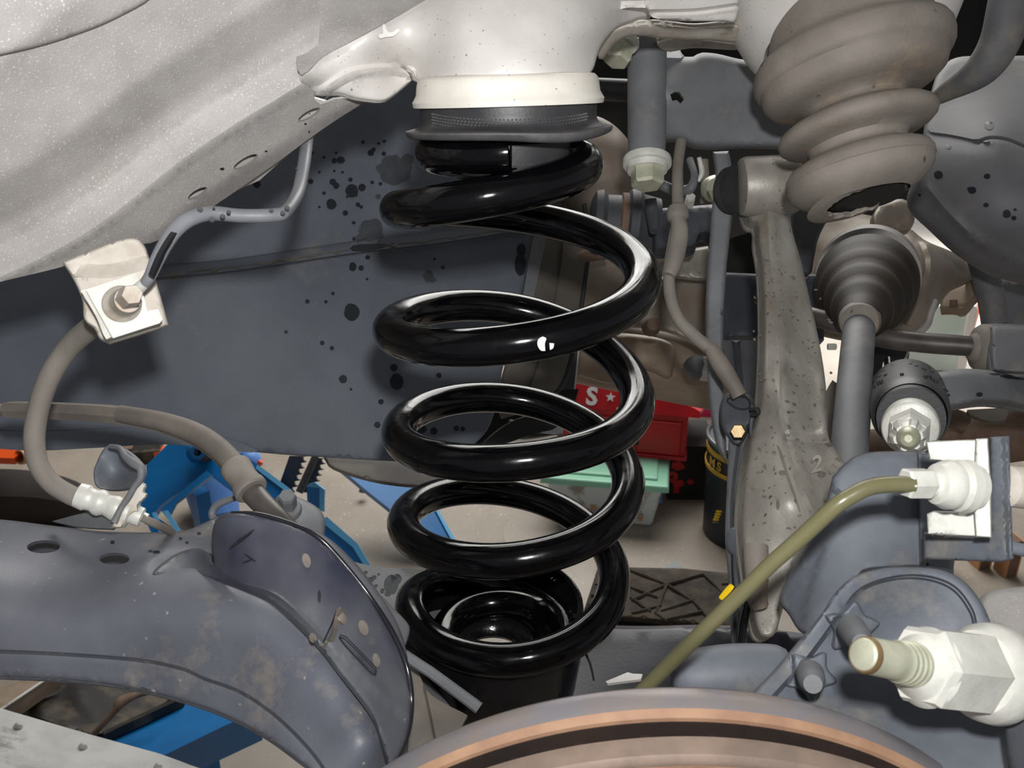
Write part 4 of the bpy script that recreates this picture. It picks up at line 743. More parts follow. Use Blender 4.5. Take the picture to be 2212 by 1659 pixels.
panel('chalk_mark', [(1975, 818), (1995, 810), (2015, 822), (2012, 840), (2000, 832), (1985, 836)], [(1975, 818, .562), (2015, 825, .557), (2000, 838, .552)], M['blue_light'], ll, thick=.002, step=7)
lathe('bush_rubber', (1966, 893, .545), (1968, 906, .525), [(0, 70), (1, 70), (1, 40)], M['black_rubber'], ll)
lathe('cam_washer', (1967, 912, .528), (1966, 930, .495), [(0, 40), (.02, 55), (.35, 58), (.62, 60), (.72, 57), (.74, 50)], M['zinc_white'], ll, seg=64)
hexn('hex_nut', (1966, 925, .505), (1963, 940, .480), 46, M['zinc_white'], ll, phase=.5)
lathe('castle_collar', (1963, 937, .485), (1962, 946, .470), [(0, 38), (.3, 40), (.8, 37), (1, 30), (1, 24)], M['zinc_white'], ll, seg=40, mod=lambda a, i, t, r: (0, -.0012 if (int(a/(math.pi/6)) % 2) else 0), angle=25)
lathe('bolt_end', (1963, 939, .480), (1962, 949, .464), [(0, 26), (.7, 25), (.9, 22), (1, 16), (.85, 8)], M['zinc'], ll, seg=32)
sb = thing('stabiliser_bar', 'round grey-brown stabiliser bar crossing behind the driveshaft into a rubber mount', 'bar', P(1900, 740, .68))
tube('bar', [(1640, 640, .76, 18), (1740, 680, .73, 20), (1820, 700, .71, 21), (1900, 728, .69, 22), (1990, 740, .675, 22), (2070, 746, .665, 22), (2130, 750, .66, 21), (2260, 752, .66, 20)], M['dark_steel'], sb, seg=32)
lathe('rubber_mount', (2092, 750, .662), (2300, 766, .66), [(0, 20), (.02, 28), (.06, 32), (.08, 46), (.12, 52), (.3, 56), (.6, 58), (1, 58)], M['dusty_rubber'], sb, seg=56)
panel('mount_clamp', [(2138, 706, 1), (2160, 700), (2300, 706, 1), (2300, 812, 1), (2160, 806), (2140, 790)], [(2138, 706, .64), (2300, 706, .635), (2300, 812, .615), (2138, 800, .62)], M['tank'], sb, thick=.01, step=14, rnd=(12, .014))

# ============================================================ FOREGROUND KNUCKLE AND BRAKE LINE
kn = thing('knuckle_shield', 'dark grey dished knuckle backing plate in the lower right foreground', 'knuckle', P(1950, 1560, .32))
kp = panel('shield_plate', [(1560, 1560, 1), (1660, 1460), (1720, 1390), (1775, 1325), (1800, 1285), (1840, 1248), (1900, 1228), (1970, 1224), (2040, 1232), (2090, 1262), (2125, 1310), (2150, 1362), (2190, 1400), (2290, 1440, 1), (2290, 1760, 1), (1560, 1760, 1)],
           [(1660, 1460, .345), (1800, 1285, .345), (1970, 1224, .352), (2125, 1310, .345), (2290, 1440, .335), (1900, 1420, .352), (2290, 1760, .29), (1560, 1760, .30), (1700, 1560, .325), (2000, 1560, .33)], M['knuckle'], kn, thick=.004, step=14, rnd=(12, .004),
           folds=[([(1640, 1540), (1740, 1430), (1815, 1330), (1860, 1275), (1930, 1250), (2000, 1248), (2060, 1270), (2098, 1320), (2110, 1370), (2140, 1420), (2200, 1445), (2290, 1470)], [(-30, 0), (-6, 0), (4, .007), (40, .008)])])
kd = lambda x, y: depf(kp)(x, y, False)
def star(name, cx, cy, R_, r_, rot, m):
    pts = []
    for i in range(10):
        a = rot+math.pi*i/5; q = R_ if i % 2 == 0 else r_; pts.append((cx+q*math.cos(a), cy+q*math.sin(a)))
    return panel(name, pts, lambda x, y: kd(x, y)-.005, m, kn, thick=.005, step=7, rnd=(6, .003), sp=5)
star('star_washer', 1842, 1358, 60, 40, -.2, M['knuckle']); star('star_washer', 1752, 1458, 58, 38, .25, M['knuckle'])
lathe('stud', (1840, 1358, .336), (1862, 1390, .312), [(0, 30), (.6, 29), (.8, 27), (1, 20)], M['grey'], kn, seg=32)
lathe('stud', (1750, 1456, .330), (1756, 1478, .314), [(0, 30), (.6, 29), (.8, 27), (1, 20)], M['grey'], kn, seg=32)
panel('upper_bracket', [(1798, 1030, 1), (1822, 1004), (1850, 984), (1900, 975), (2003, 975, 1), (2003, 955), (2030, 950, 1), (2060, 1000, 1), (2060, 1240, 1), (1985, 1226), (1920, 1228), (1860, 1240), (1860, 1300), (1830, 1340), (1740, 1368), (1700, 1322), (1684, 1300), (1695, 1262), (1740, 1180), (1780, 1100)],
      [(1800, 1030, .385), (2010, 975, .385), (1900, 1100, .375), (1985, 1226, .368), (1700, 1310, .385), (1760, 1330, .362), (2060, 1240, .372), (1760, 1200, .378)], M['knuckle'], kn, thick=.004, step=13, rnd=(10, .005),
      folds=[([(1985, 975), (1988, 1100), (1990, 1226)], [(-14, .003), (-3, 0), (0, 0), (4, .004), (60, .004)]), ([(1800, 1040), (1830, 1090), (1790, 1180), (1740, 1330)], [(-40, 0), (0, 0), (16, .004), (60, .004)])])
panel('bracket_frame', [(1995, 1150, 1), (2100, 1160, 1), (2138, 1150, 1), (2138, 945, 1), (2168, 944, 1), (2176, 1180), (2172, 1212), (2100, 1212), (1995, 1208, 1)], [(1995, 1150, .345), (2172, 950, .31), (2172, 1212, .315), (2000, 1208, .345)], M['knuckle'], kn, thick=.004, step=10, rnd=(6, .003))
tube('bracket_tail', [(2170, 1180, .33, 14), (2230, 1192, .33, 14), (2300, 1205, .33, 14)], M['knuckle'], kn, seg=16)
lathe('balljoint_housing', (1452, 1466, .40), (1700, 1452, .40), [(0, 30), (.04, 44), (.15, 56), (.35, 64), (.6, 66), (.9, 60), (1, 50)], M['knuckle'], kn, seg=48, curve=4)
panel('cast_shoulder', [(2108, 1330), (2118, 1290), (2160, 1272), (2290, 1262, 1), (2290, 1500, 1), (2212, 1478), (2165, 1430), (2130, 1380)], [(2108, 1330, .37), (2290, 1262, .37), (2290, 1500, .345), (2180, 1380, .352)], M['silver'], kn, thick=.01, step=12, rnd=(16, .012), rough=.0008)
panel('side_fin', [(2166, 1560, 1), (2182, 1500), (2212, 1440), (2290, 1400, 1), (2290, 1760, 1), (2200, 1760, 1), (2175, 1640)], [(2166, 1560, .30), (2290, 1400, .30), (2200, 1760, .28)], M['grey_dark'], kn, thick=.006, step=16, rnd=(10, .006))
bst = thing('ball_joint_stud', 'bright zinc threaded stud with large hex nut pointing left, lower right foreground', 'stud', P(2000, 1530, .28))
ssh = lathe('stud_shaft', (1862, 1413, .262), (1985, 1438, .276), [(0, 30), (.01, 34), (.05, 38), (.10, 40), (.55, 41), (.60, 43), (.62, 46), (.68, 44), (.70, 47), (.76, 45), (.78, 48), (.84, 46), (.86, 49), (.92, 47), (.94, 50), (1, 50)], M['zinc'], bst, seg=48)
lathe('stud_end_rust', (1866, 1414, .2620), (1874, 1416, .2630), [(0, 37.5), (.2, 39), (.8, 40.4), (1, 38)], M['gold_bolt'], ssh, seg=48)
lathe('nut_shoulder', (1962, 1434, .275), (2000, 1441, .279), [(0, 46), (.3, 58), (.8, 80), (1, 86)], M['zinc_white'], bst, seg=48)
hexn('hex_nut', (1985, 1438, .277), (2120, 1452, .292), 92, M['zinc_white'], bst, phase=.25)
lathe('nut_flange', (2110, 1451, .291), (2160, 1456, .297), [(0, 88), (.3, 104), (.7, 108), (1, 100)], M['zinc_white'], bst, seg=64)
op = thing('brake_line', 'olive coated brake line with yellow paint fleck, bending across the right foreground', 'pipe', P(1400, 1460, .33))
tube('line_tube', [(1975, 1047, .300, 17), (1930, 1046, .300, 18), (1880, 1052, .299, 18), (1838, 1072, .299, 18), (1802, 1082+14, .30, 18), (1732, 1160, .305, 18), (1662, 1222, .310, 17.5), (1606, 1278, .315, 17), (1510, 1372, .325, 17), (1424, 1456, .34, 16), (1350, 1530, .35, 16)], M['olive'], op, n=12, seg=32)
panel('yellow_fleck', [(1553, 1290), (1560, 1280), (1572, 1266), (1581, 1260), (1580, 1268), (1570, 1280), (1560, 1290), (1555, 1294)], [(1553, 1290, .3185), (1580, 1262, .3160), (1572, 1278, .3155)], M['yellow'], op, thick=.0012, step=5, sp=4)
hexn('flare_nut', (1954, 1044, .302), (2012, 1044, .304), 34, M['zinc_white'], op, phase=.2)
lathe('hose_fitting', (2008, 1044, .304), (2108, 1052, .308), [(0, 26), (.1, 27), (.14, 44), (.35, 54), (.5, 52), (.55, 46), (.62, 56), (.8, 58), (.85, 48), (1, 48)], M['zinc_white'], op, seg=48)
cl = thing('spring_clip', 'bright white zinc retaining clip at the brake line fitting, right foreground', 'clip', P(2080, 1160, .31))
panel('clip_face', [(2000, 955, 1), (2012, 953, 1), (2092, 950, 1), (2116, 950, 1), (2116, 1160, 1), (2004, 1154, 1), (2002, 1110, 1), (2016, 1104, 1), (2090, 1106, 1), (2096, 1000, 1), (2008, 994, 1)], [(2000, 955, .322), (2116, 950, .314), (2116, 1160, .312), (2004, 1154, .322)], M['zinc_white'], cl, thick=.003, step=10, rnd=(4, .0015))
panel('clip_upright', [(2108, 948, 1), (2134, 947, 1), (2140, 1050), (2142, 1162, 1), (2108, 1160, 1), (2104, 1106, 1), (2092, 1094, 1), (2094, 1010, 1), (2106, 1000, 1)], [(2108, 948, .308), (2136, 948, .306), (2142, 1162, .305), (2108, 1160, .307)], M['zinc_white'], cl, thick=.003, step=10, rnd=(4, .0015))
hs = thing('front_hose_end', 'pale blurred hose ferrule at the right edge behind the white clip', 'hose', P(2212, 1090, .32))
lathe('hose_ferrule', (2170, 1050, .32), (2300, 1062, .325), [(0, 30), (.05, 44), (.5, 46), (1, 46)], M['beige_cast'], hs, seg=40)

# ============================================================ MIDDLE GROUND (subframe, muffler)
sf = thing('rear_subframe', 'rear subframe boxes behind the cast link, with a black backing added for shade', 'subframe', P(1600, 730, 1.0))
panel('gap_backing', [(1180, -60, 1), (2300, -60, 1), (2300, 420, 1), (1960, 450, 1), (1700, 560, 1), (1560, 560, 1), (1470, 470, 1), (1240, 430, 1), (1180, 300, 1)], [(1180, 0, 1.25), (2300, 0, 1.35), (1240, 430, 1.1), (1700, 560, 1.05), (2300, 420, 1.2)], M['black'], sf, thick=.03, step=40)  # black sheet added behind the parts to darken the gaps
panel('lower_box', [(1560, 588, 1), (1650, 592, 1), (1780, 592, 1), (1780, 735, 1), (1650, 730, 1), (1574, 728, 1), (1572, 740), (1556, 730)], [(1560, 588, .88), (1780, 592, .88), (1560, 735, .86), (1780, 735, .86)], M['navy'], sf, thick=.03, step=16, rnd=(5, .006))
panel('upper_box', [(1400, 452, 1), (1560, 440, 1), (1565, 520, 1), (1540, 524), (1530, 505), (1512, 505), (1500, 530), (1470, 536), (1415, 540, 1)], [(1400, 452, .78), (1560, 440, .78), (1415, 540, .76), (1560, 520, .76)], M['navy'], sf, thick=.02, step=12, rnd=(6, .006))
panel('recess_shade', [(1560, 520, 1), (1790, 450, 1), (1790, 600, 1), (1560, 600, 1)], [(1560, 520, .95), (1790, 450, .96), (1790, 600, .94)], M['black'], sf, thick=.01, step=24)  # flat black sheet painted in for the shade of the opening
panel('side_web', [(1715, 440), (1800, 400, ), (1850, 420), (1800, 460), (1770, 510), (1758, 560), (1752, 590), (1735, 590), (1720, 540)], [(1715, 440, .80), (1850, 420, .82), (1740, 590, .78)], M['grey_dark'], sf, thick=.02, step=12, rnd=(8, .008))
panel('mount_ear', [(1560, 735, 1), (1660, 735, 1), (1660, 960, 1), (1600, 960, 1), (1575, 830, 1)], [(1560, 735, .80), (1660, 735, .80), (1630, 960, .74)], M['grey_dark'], sf, thick=.01, step=16, folds=[([(1590, 740), (1600, 850), (1610, 950)], [(-8, 0), (0, -.01), (8, 0)])])
panel('lower_web', [(1780, 860, 1), (1800, 820), (1815, 860), (1810, 960), (1790, 960, 1)], [(1780, 860, .80), (1815, 860, .80), (1800, 960, .78)], M['cable'], sf, thick=.01, step=12)
rb = thing('subframe_bush', 'rusty round rubber bush in a collar, right of the spring top', 'bushing', P(1340, 560, .80))
lathe('bush_collar', (1275, 478, .80), (1420, 492, .80), [(0, 50), (.05, 66), (.15, 70), (.22, 60), (.5, 62), (.56, 76), (.68, 80), (.76, 68), (1, 62)], M['grey_dark'], rb, seg=56)
lathe('bush_rust_band', (1335, 484, .80), (1362, 487, .80), [(0, 62), (.1, 68), (.9, 68), (1, 62)], M['brown'], rb, seg=56)
lathe('bush_stub', (1250, 555, .82), (1310, 545, .82), [(0, 8), (.2, 14), (1, 15)], M['brown'], rb)
tube('threaded_pin', [(1405, 430, .74, 13), (1408, 460, .74, 13), (1412, 500, .73, 9)], M['grey_dark'], rb)
gm = thing('silencer_dome', 'pale dusty metal dome seen behind the top of the spring', 'silencer', P(1270, 430, .88))
lathe('dome', (1240, 330, .95), (1310, 400, .86), [(0, 60), (.2, 95), (.55, 100), (.8, 84), (.95, 50), (1, 10)], M['shield'], gm, seg=56, curve=5)
cw = thing('hose_cluster', 'tangle of small pipes and clips in the gap under the grey bracket', 'pipes', P(1500, 430, .68))
tube('small_pipe', [(1430, 400, .70, 11), (1460, 412, .70, 12), (1490, 408, .69, 11), (1500, 380, .69, 8), (1490, 345, .70, 8)], M['grey'], cw)
tube('upright_pipe', [(1520, 345, .70, 10), (1524, 400, .70, 10), (1526, 440, .70, 14)], M['cable'], cw)
tube('clip_piece', [(1510, 340, .69, 5), (1516, 372, .69, 6), (1508, 392, .69, 4)], M['zinc_white'], cw)
hexn('small_nut', (1488, 442, .70), (1492, 424, .69), 12, M['zinc_white'], cw)
lathe('zinc_ring', (1540, 408, .66), (1552, 408, .65), [(0, 28), (.5, 30), (1, 26)], M['zinc'], cw)
hexn('eye_bolt', (1545, 408, .62), (1575, 408, .61), 26, M['zinc'], cw, phase=.1)
mf = thing('exhaust_muffler', 'brownish beige exhaust muffler with strap behind the right coils', 'muffler', P(1400, 890, 1.1))
lathe('muffler_can', (1180, 738, 1.12), (1700, 842, 1.10), [(0, 40), (.02, 66), (.06, 76), (.96, 76), (.99, 66), (1, 40)], M['muffler'], mf, seg=72)
tube('hanger_rod', [(1300, 720, 1.14, 5), (1300, 420, 1.14, 5)], M['muffler'], mf, smooth=False)
panel('strap', [(1250, 735, 1), (1330, 720), (1450, 742), (1452, 810), (1440, 818), (1400, 800), (1335, 800), (1325, 830), (1250, 812, 1)], [(1250, 735, 1.05), (1450, 742, 1.05), (1400, 780, 1.04), (1325, 830, 1.06)], M['muffler'], mf, thick=.006, step=14, rnd=(10, .01))
hsd = thing('heat_shield', 'dusty grey-beige pressed heat shield behind the right side of the coils', 'heat shield', P(1400, 700, .95))
panel('shield_sheet', [(1262, 560, 1), (1320, 545), (1400, 545), (1460, 550), (1530, 560, 1), (1540, 660), (1548, 780, 1), (1500, 745), (1450, 720), (1385, 708), (1320, 706), (1250, 710, 1)],
      [(1262, 560, .96), (1530, 560, .93), (1548, 780, .90), (1250, 710, .94), (1400, 620, .91), (1460, 640, .92)], M['shield'], hsd, thick=.003, step=14, rnd=(10, .01), folds=[([(1400, 610), (1460, 604), (1540, 606)], [(-10, 0), (-3, -.01), (8, 0)])])
panel('shield_upper', [(1440, 545, 1), (1535, 530, 1), (1540, 600), (1450, 600, 1)], [(1440, 545, .88), (1535, 530, .88), (1490, 600, .87)], M['alu'], hsd, thick=.003, step=12, rnd=(8, .008))
lathe('bolt_boss', (1402, 712, .90), (1412, 700, .86), [(0, 14), (.4, 20), (1, 14)], M['brown'], hsd)
hexn('cap_nut', (1512, 795, .90), (1540, 798, .90), 29, M['zinc_white'], hsd, phase=.3)
lathe('nut_dome', (1516, 795, .90), (1476, 790, .90), [(0, 25), (.3, 27), (.6, 24), (.85, 15), (1, 3)], M['grey'], hsd, curve=4)
ep = thing('exhaust_pipe', 'brown dusty exhaust pipe running low behind the lateral link at right', 'exhaust pipe', P(2050, 970, .95))
tube('pipe_run', [(1700, 1000, .95, 55), (1850, 985, .95, 55), (2000, 975, .95, 58), (2120, 950, .95, 58), (2300, 925, .95, 58)], M['brown'], ep, seg=36)
tube('pipe_branch', [(1990, 900, .88, 16), (2060, 905, .88, 22), (2085, 915, .88, 20)], M['brown'], ep)
panel('pipe_hanger', [(2090, 885, 1), (2180, 880, 1), (2172, 905), (2140, 910), (2096, 895)], [(2090, 885, .85), (2180, 880, .85), (2140, 910, .84)], M['cable'], ep, thick=.006, step=9)
fb = thing('far_frame_rail', 'grey chassis piece with dark tube to the right of the differential', 'frame', P(2140, 660, .95))
panel('frame_piece', [(2035, 622, 1), (2060, 618), (2115, 600), (2130, 612), (2105, 640), (2080, 668), (2060, 664), (2030, 664, 1)], [(2035, 622, 1.0), (2130, 612, .98), (2060, 664, .98)], M['muffler'], fb, thick=.02, step=12, rnd=(5, .005))
tube('frame_tube', [(2120, 560, .92, 28), (2140, 640, .92, 28), (2148, 700, .92, 26)], M['tank'], fb)
panel('frame_skin', [(2150, 600, 1), (2290, 600, 1), (2290, 720, 1), (2150, 712, 1), (2140, 660)], [(2150, 600, .96), (2290, 600, .96), (2200, 716, .94)], M['tank'], fb, thick=.02, step=20, rnd=(8, .01))
tube('frame_pin', [(2060, 648, .96, 8), (2060, 664, .96, 8)], M['brown'], fb)
fx = thing('rear_link_bracket', 'black scalloped bracket beside the driveshaft below the stabiliser bar', 'bracket', P(1930, 860, .78))
panel('bracket_body', [(1895, 745, 1), (1965, 750, 1), (1962, 775), (1945, 790), (1925, 800), (1918, 770), (1906, 790), (1905, 850), (1890, 880), (1884, 800)], [(1895, 745, .78), (1965, 750, .79), (1890, 880, .75)], M['black'], fx, thick=.01, step=8)
hexn('bracket_stud', (1788, 749, .74), (1806, 749, .74), 8, M['zinc_white'], fx)
tube('bracket_edge', [(1920, 770, .765, 2), (1925, 790, .765, 2.5), (1950, 784, .77, 2.5), (1966, 750, .775, 2.5)], M['silver_light'], fx, seg=8)

# ============================================================ WORKSHOP BACKGROUND (on the floor beyond the car)
def zat(x, y, Y):
    r = rayv(x, y); return CH+r[2]/r[1]*Y
def frame_box(name, O, rz, x0, x1, y0, y1, z0, z1, m, parent, b=.003):
    """box in a frame whose origin O is the front right bottom corner; x to the right, y away, z up"""
    R = Matrix.Rotation(rz, 3, 'Z'); c = O+R @ Vector(((x0+x1)/2, (y0+y1)/2, (z0+z1)/2))
    V, Fc = box_geo(c, x1-x0, y1-y0, z1-z0, rz); return bev(mesh(name, V, Fc, m, parent, smooth=False), b)
# translucent tote with mint lid
O1 = GND(1408, 1142); rz1 = -.16; R1 = Matrix.Rotation(rz1, 3, 'Z')
tt = thing('storage_tote', 'translucent storage tote with mint green lid on the floor under the red toolbox', 'storage box', O1)
def taper_box(O, rz, w0, w1, d0, d1, h0, h1, cx=0, cy=0):
    R = Matrix.Rotation(rz, 3, 'Z'); V = []
    for (w_, d_, h_) in ((w0, d0, h0), (w1, d1, h1)):
        for i, j in ((-1, -1), (1, -1), (1, 1), (-1, 1)): V.append(O+R @ Vector((cx+i*w_/2, cy+j*d_/2, h_)))
    return V, [(0, 3, 2, 1), (4, 5, 6, 7), (0, 1, 5, 4), (1, 2, 6, 5), (2, 3, 7, 6), (3, 0, 4, 7)]
V, Fc = taper_box(O1, rz1, .31, .36, .24, .29, 0.0, .150, -.155, .13); bev(mesh('tote_body', V, Fc, M['tote'], tt, smooth=False), .012, 3)
V, Fc = taper_box(O1, rz1, .40, .39, .33, .32, .150, .172, -.155, .13); bev(mesh('tote_lid', V, Fc, M['grn'], tt, smooth=False), .006, 3)
V, Fc = taper_box(O1, rz1, .33, .32, .26, .25, .172, .180, -.155, .13); bev(mesh('lid_panel', V, Fc, M['grn'], tt, smooth=False), .004, 2)
frame_box('tote_handle', O1, rz1, .022, .042, .06, .19, .120, .170, M['white'], tt, .006)
frame_box('blue_label', O1, rz1, .006, .026, .04, .09, .070, .120, M['blue_light'], tt, .002)
m_ = MB()
for i in range(14):
    c_ = O1+R1 @ Vector((random.uniform(-.29, -.03), -.004, random.uniform(.02, .12))); V, Fc = box_geo(c_, random.uniform(.006, .018), .004, random.uniform(.005, .014), rz1); m_.add(V, Fc)
tag(m_.build('tote_clutter', M['copper'], tt, smooth=False), kind='stuff')
# red toolbox
O2 = GND(1480, 994, .182); rz2 = -.20; R2 = Matrix.Rotation(rz2, 3, 'Z')
tb = thing('toolbox', 'worn red metal toolbox with drawers and white lettering, resting on the tote', 'toolbox', O2)
frame_box('box_body', O2, rz2, -.46, 0, .006, .24, 0, .150, M['red'], tb, .004)
dfr = frame_box('drawer_front', O2, rz2, -.155, -.018, -.002, .012, .014, .128, M['red'], tb, .003)
frame_box('drawer_front', O2, rz2, -.300, -.165, -.002, .012, .014, .128, M['red'], tb, .003)
frame_box('drawer_front', O2, rz2, -.445, -.310, -.002, .012, .014, .128, M['red'], tb, .003)
frame_box('drawer_pull', O2, rz2, -.163, -.150, -.004, .000, .040, .058, M['black'], dfr, .001)
frame_box('box_plinth', O2, rz2, -.465, .004, -.004, .25, -.004, .010, M['red'], tb, .002)
ho = O2+R2 @ Vector((0, .004, .150)); tl = math.radians(28)
def HP(x, t, o=0):          # a point on the tilted lettered board: x along, t up the slope
    return ho+R2 @ Vector((x, t*math.sin(tl)-o*math.cos(tl), t*math.cos(tl)+o*math.sin(tl)))
V = [HP(x, t, o) for o in (0, -.01) for x, t in ((-.47, 0), (.035, 0), (.035, .02), (-.09, .075), (-.47, .085))]
lbd = mesh('lettered_board', V, [(0, 1, 2, 3, 4), (9, 8, 7, 6, 5), (0, 5, 6, 1), (1, 6, 7, 2), (2, 7, 8, 3), (3, 8, 9, 4), (4, 9, 5, 0)], M['red'], tb, smooth=False)
V = [HP(-.47, .085, 0), HP(-.09, .075, 0), HP(.035, .02, 0), O2+R2 @ Vector((.10, .27, .150)), O2+R2 @ Vector((-.47, .27, .235))]
V += [v-Vector((0, 0, .01)) for v in V]
mesh('box_lid', V, [(0, 1, 2, 3, 4), (9, 8, 7, 6, 5), (0, 5, 6, 1), (1, 6, 7, 2), (2, 7, 8, 3), (3, 8, 9, 4), (4, 9, 5, 0)], M['red'], tb, smooth=False)
xd = R2 @ Vector((1, 0, 0)); yd = HP(0, 1)-HP(0, 0)
text_mesh('lettering', 'S', M['white'], lbd, HP(-.325, .014, .001), xd, yd, .078, ext=.0008, bold=.035)
m_ = MB(); cst = (-.248, .042); sv = [HP(cst[0]+(.017 if i % 2 == 0 else .007)*math.cos(math.pi/2+i*math.pi/5), cst[1]+(.017 if i % 2 == 0 else .007)*math.sin(math.pi/2+i*math.pi/5), .0025) for i in range(10)]
sv2 = [v-(yd.cross(xd)).normalized()*-.001 for v in sv]; m_.add(sv+[HP(*cst, .0025)], [(10, i, (i+1) % 10) for i in range(10)]); m_.build('white_star', M['white'], lbd, smooth=False)
text_mesh('lettering', ']', M['white'], lbd, HP(-.225, .020, .001), xd, yd, .070, ext=.0008, bold=.02)
# pail
O3 = GND(1606, 1148); hb_ = zat(1606, 940, O3.y)
pl = thing('oil_pail', 'dark navy oil pail with gold bands and lettering on the floor behind the grey strap', 'pail', O3)
pbd = wl_lathe('pail_body', O3, UP, [(0, .10), (0, .122), (.004, .126), (hb_*.5, .131), (hb_-.012, .137), (hb_-.010, .139)], M['drum'], pl, seg=64)
wl_lathe('pail_lid', O3+UP*(hb_-.012), UP, [(0, .138), (.002, .143), (.010, .144), (.014, .141), (.012, .134), (.004, .131), (.003, .05), (.004, .001)], M['drum_top'], pl, seg=64)
for z0, z1 in ((hb_-.045, hb_-.027), (hb_-.100, hb_-.085)):
    wl_lathe('gold_band', O3+UP*z0, UP, [(0, .1365), (.001, .1385), (z1-z0-.001, .1388), (z1-z0, .1368)], M['gold'], pl, seg=64, closed=True)
def on_pail(a, z, r=.1382): return O3+Vector((math.cos(a)*r, math.sin(a)*r, z))
for ch, a in (('M', -2.80), ('S', -2.52)):
    p0 = on_pail(a-.10, hb_-.079, .1388); p1 = on_pail(a+.10, hb_-.079, .1388); text_mesh('lettering', ch, M['gold'], pbd, p0, p1-p0, UP, .040, ext=.0006, bold=.02)
a = -2.02; p0 = on_pail(a, .06, .132); p1 = on_pail(a+.3, .06, .132); V, Fc = beam_geo((p0+p1)/2-UP*.018, (p0+p1)/2+UP*.02, .036, .006, p1-p0); mesh('code_label', V, Fc, M['copper'], pbd, smooth=False)
for i in range(5):
    p0 = on_pail(-2.62+.02*i, .075+i*.011, .134); V, Fc = beam_geo(p0, p0+Vector((.022, -.014, .010)), .006, .003, UP); mesh('green_stripe', V, Fc, M['olive'] if i == 0 else M['yellow'], pbd, smooth=False)
# black carton with red printed shapes
O4 = GND(1526, 1080); bx = thing('black_carton', 'black carton with red printed shapes standing between toolbox and pail', 'box', O4)
frame_box('carton', O4, 0, -.13, .02, 0, .2, 0, .20, M['black'], bx, .002)
def redshape(name, pts):
    Yf = O4.y-.0015; V = []
    for x, y in pts: V.append((rayv(x, y)[0]/rayv(x, y)[1]*Yf, Yf, zat(x, y, Yf)))
    n = len(V); V2 = [(v[0], v[1]+.002, v[2]) for v in V]; mesh(name, V+V2, [tuple(range(n))]+[tuple(range(2*n-1, n-1, -1))]+[(i, i+n, (i+1) % n+n, (i+1) % n) for i in range(n)], M['red'], bx, smooth=False)
redshape('red_print', [(1450, 1010), (1452, 1000), (1466, 996), (1476, 1002), (1480, 1012), (1462, 1017)])
redshape('red_print', [(1452, 1042), (1474, 1036), (1478, 1048), (1468, 1052), (1466, 1066), (1454, 1064), (1456, 1052)])
redshape('red_print', [(1482, 1042), (1492, 1034), (1500, 1042), (1492, 1048)])
Yf = O4.y-.001; c_ = Vector((rayv(1451, 1030)[0]/rayv(1451, 1030)[1]*Yf, Yf, zat(1451, 1030, Yf)))
wl_lathe('red_ring', c_, Vector((0, -1, 0)), [(0, .006), (0, .021), (.001, .021), (.001, .006)], M['red'], bx, seg=28, ref=(1, 0, 0), closed=True)
# magenta board glimpsed beyond
O5 = GND(1500, 900); mbx = thing('magenta_board', 'magenta board standing far behind, a thin strip of it seen above the muffler', 'board', O5)
frame_box('board', O5, -.1, -.5, .4, 0, .03, 0, zat(1500, 722, O5.y), M['pink'], mbx)
# rubber lifting pad on dark blue platform
p_ = GND(1400, 1290, .30)
pad = thing('rubber_pad', 'greasy black rubber lifting pad with raised diamond ribs, right of the spring base', 'rubber pad', p_)
pad_c = [(1290, 1225, 1.95), (1640, 1240, 1.95), (1260, 1330, 1.80), (1660, 1370, 1.78)]
pdp = panel('pad_block', [(1292, 1224, 1), (1480, 1228, 1), (1680, 1250, 1), (1680, 1372, 1), (1560, 1352, 1), (1380, 1335, 1), (1266, 1328, 1), (1262, 1316, 1)], pad_c, M['tread'], pad, thick=.10, step=10, rnd=(6, .006), rough=.006)
for a, b in [((1362, 1232), (1440, 1262)), ((1440, 1262), (1520, 1240)), ((1520, 1240), (1580, 1300)), ((1440, 1262), (1416, 1325)), ((1362, 1268), (1420, 1290)), ((1365, 1296), (1440, 1262)), ((1365, 1325), (1428, 1308)), ((1362, 1290), (1405, 1320)), ((1416, 1325), (1440, 1340)), ((1428, 1320), (1500, 1295)), ((1440, 1338), (1520, 1320)), ((1440, 1262), (1500, 1300)), ((1500, 1300), (1540, 1345)), ((1295, 1240), (1340, 1250)), ((1285, 1262), (1335, 1272)), ((1277, 1285), (1325, 1296)), ((1270, 1305), (1310, 1318)), ((1560, 1262), (1660, 1252)), ((1580, 1300), (1660, 1320))]:
    q = [(a[0]+(b[0]-a[0])*t, a[1]+(b[1]-a[1])*t) for t in np.linspace(0, 1, 5)]
    tube('pad_rib', [(x, y, float(depf(pdp)(np.array(float(x)), np.array(float(y)), False))-.002, 3.2) for x, y in q], M['tread'], pad, seg=6, smooth=False)
lf = thing('lift_platform', 'dark blue scuffed lift platform carrying the rubber pad', 'lift', GND(1420, 1500))
panel('platform_plate', [(1240, 1322, 1), (1400, 1334, 1), (1560, 1350, 1), (1720, 1372, 1), (1720, 1480, 1), (1560, 1480, 1), (1400, 1462, 1), (1240, 1440, 1)], [(1240, 1322, 1.84), (1720, 1372, 1.82), (1720, 1480, 1.60), (1240, 1440, 1.62)], M['navy_dark'], lf, thick=.03, step=26)
pA = P(1500, 1420, 1.80); V, Fc = beam_geo(pA, (pA.x, pA.y, .0), .2, .2, (1, 0, 0)); mesh('platform_post', V, Fc, M['navy'], lf, smooth=False)
gl = thing('glass_shard', 'small clear glassy trim piece on the floor behind the rubber pad', 'scrap', GND(1465, 1228))
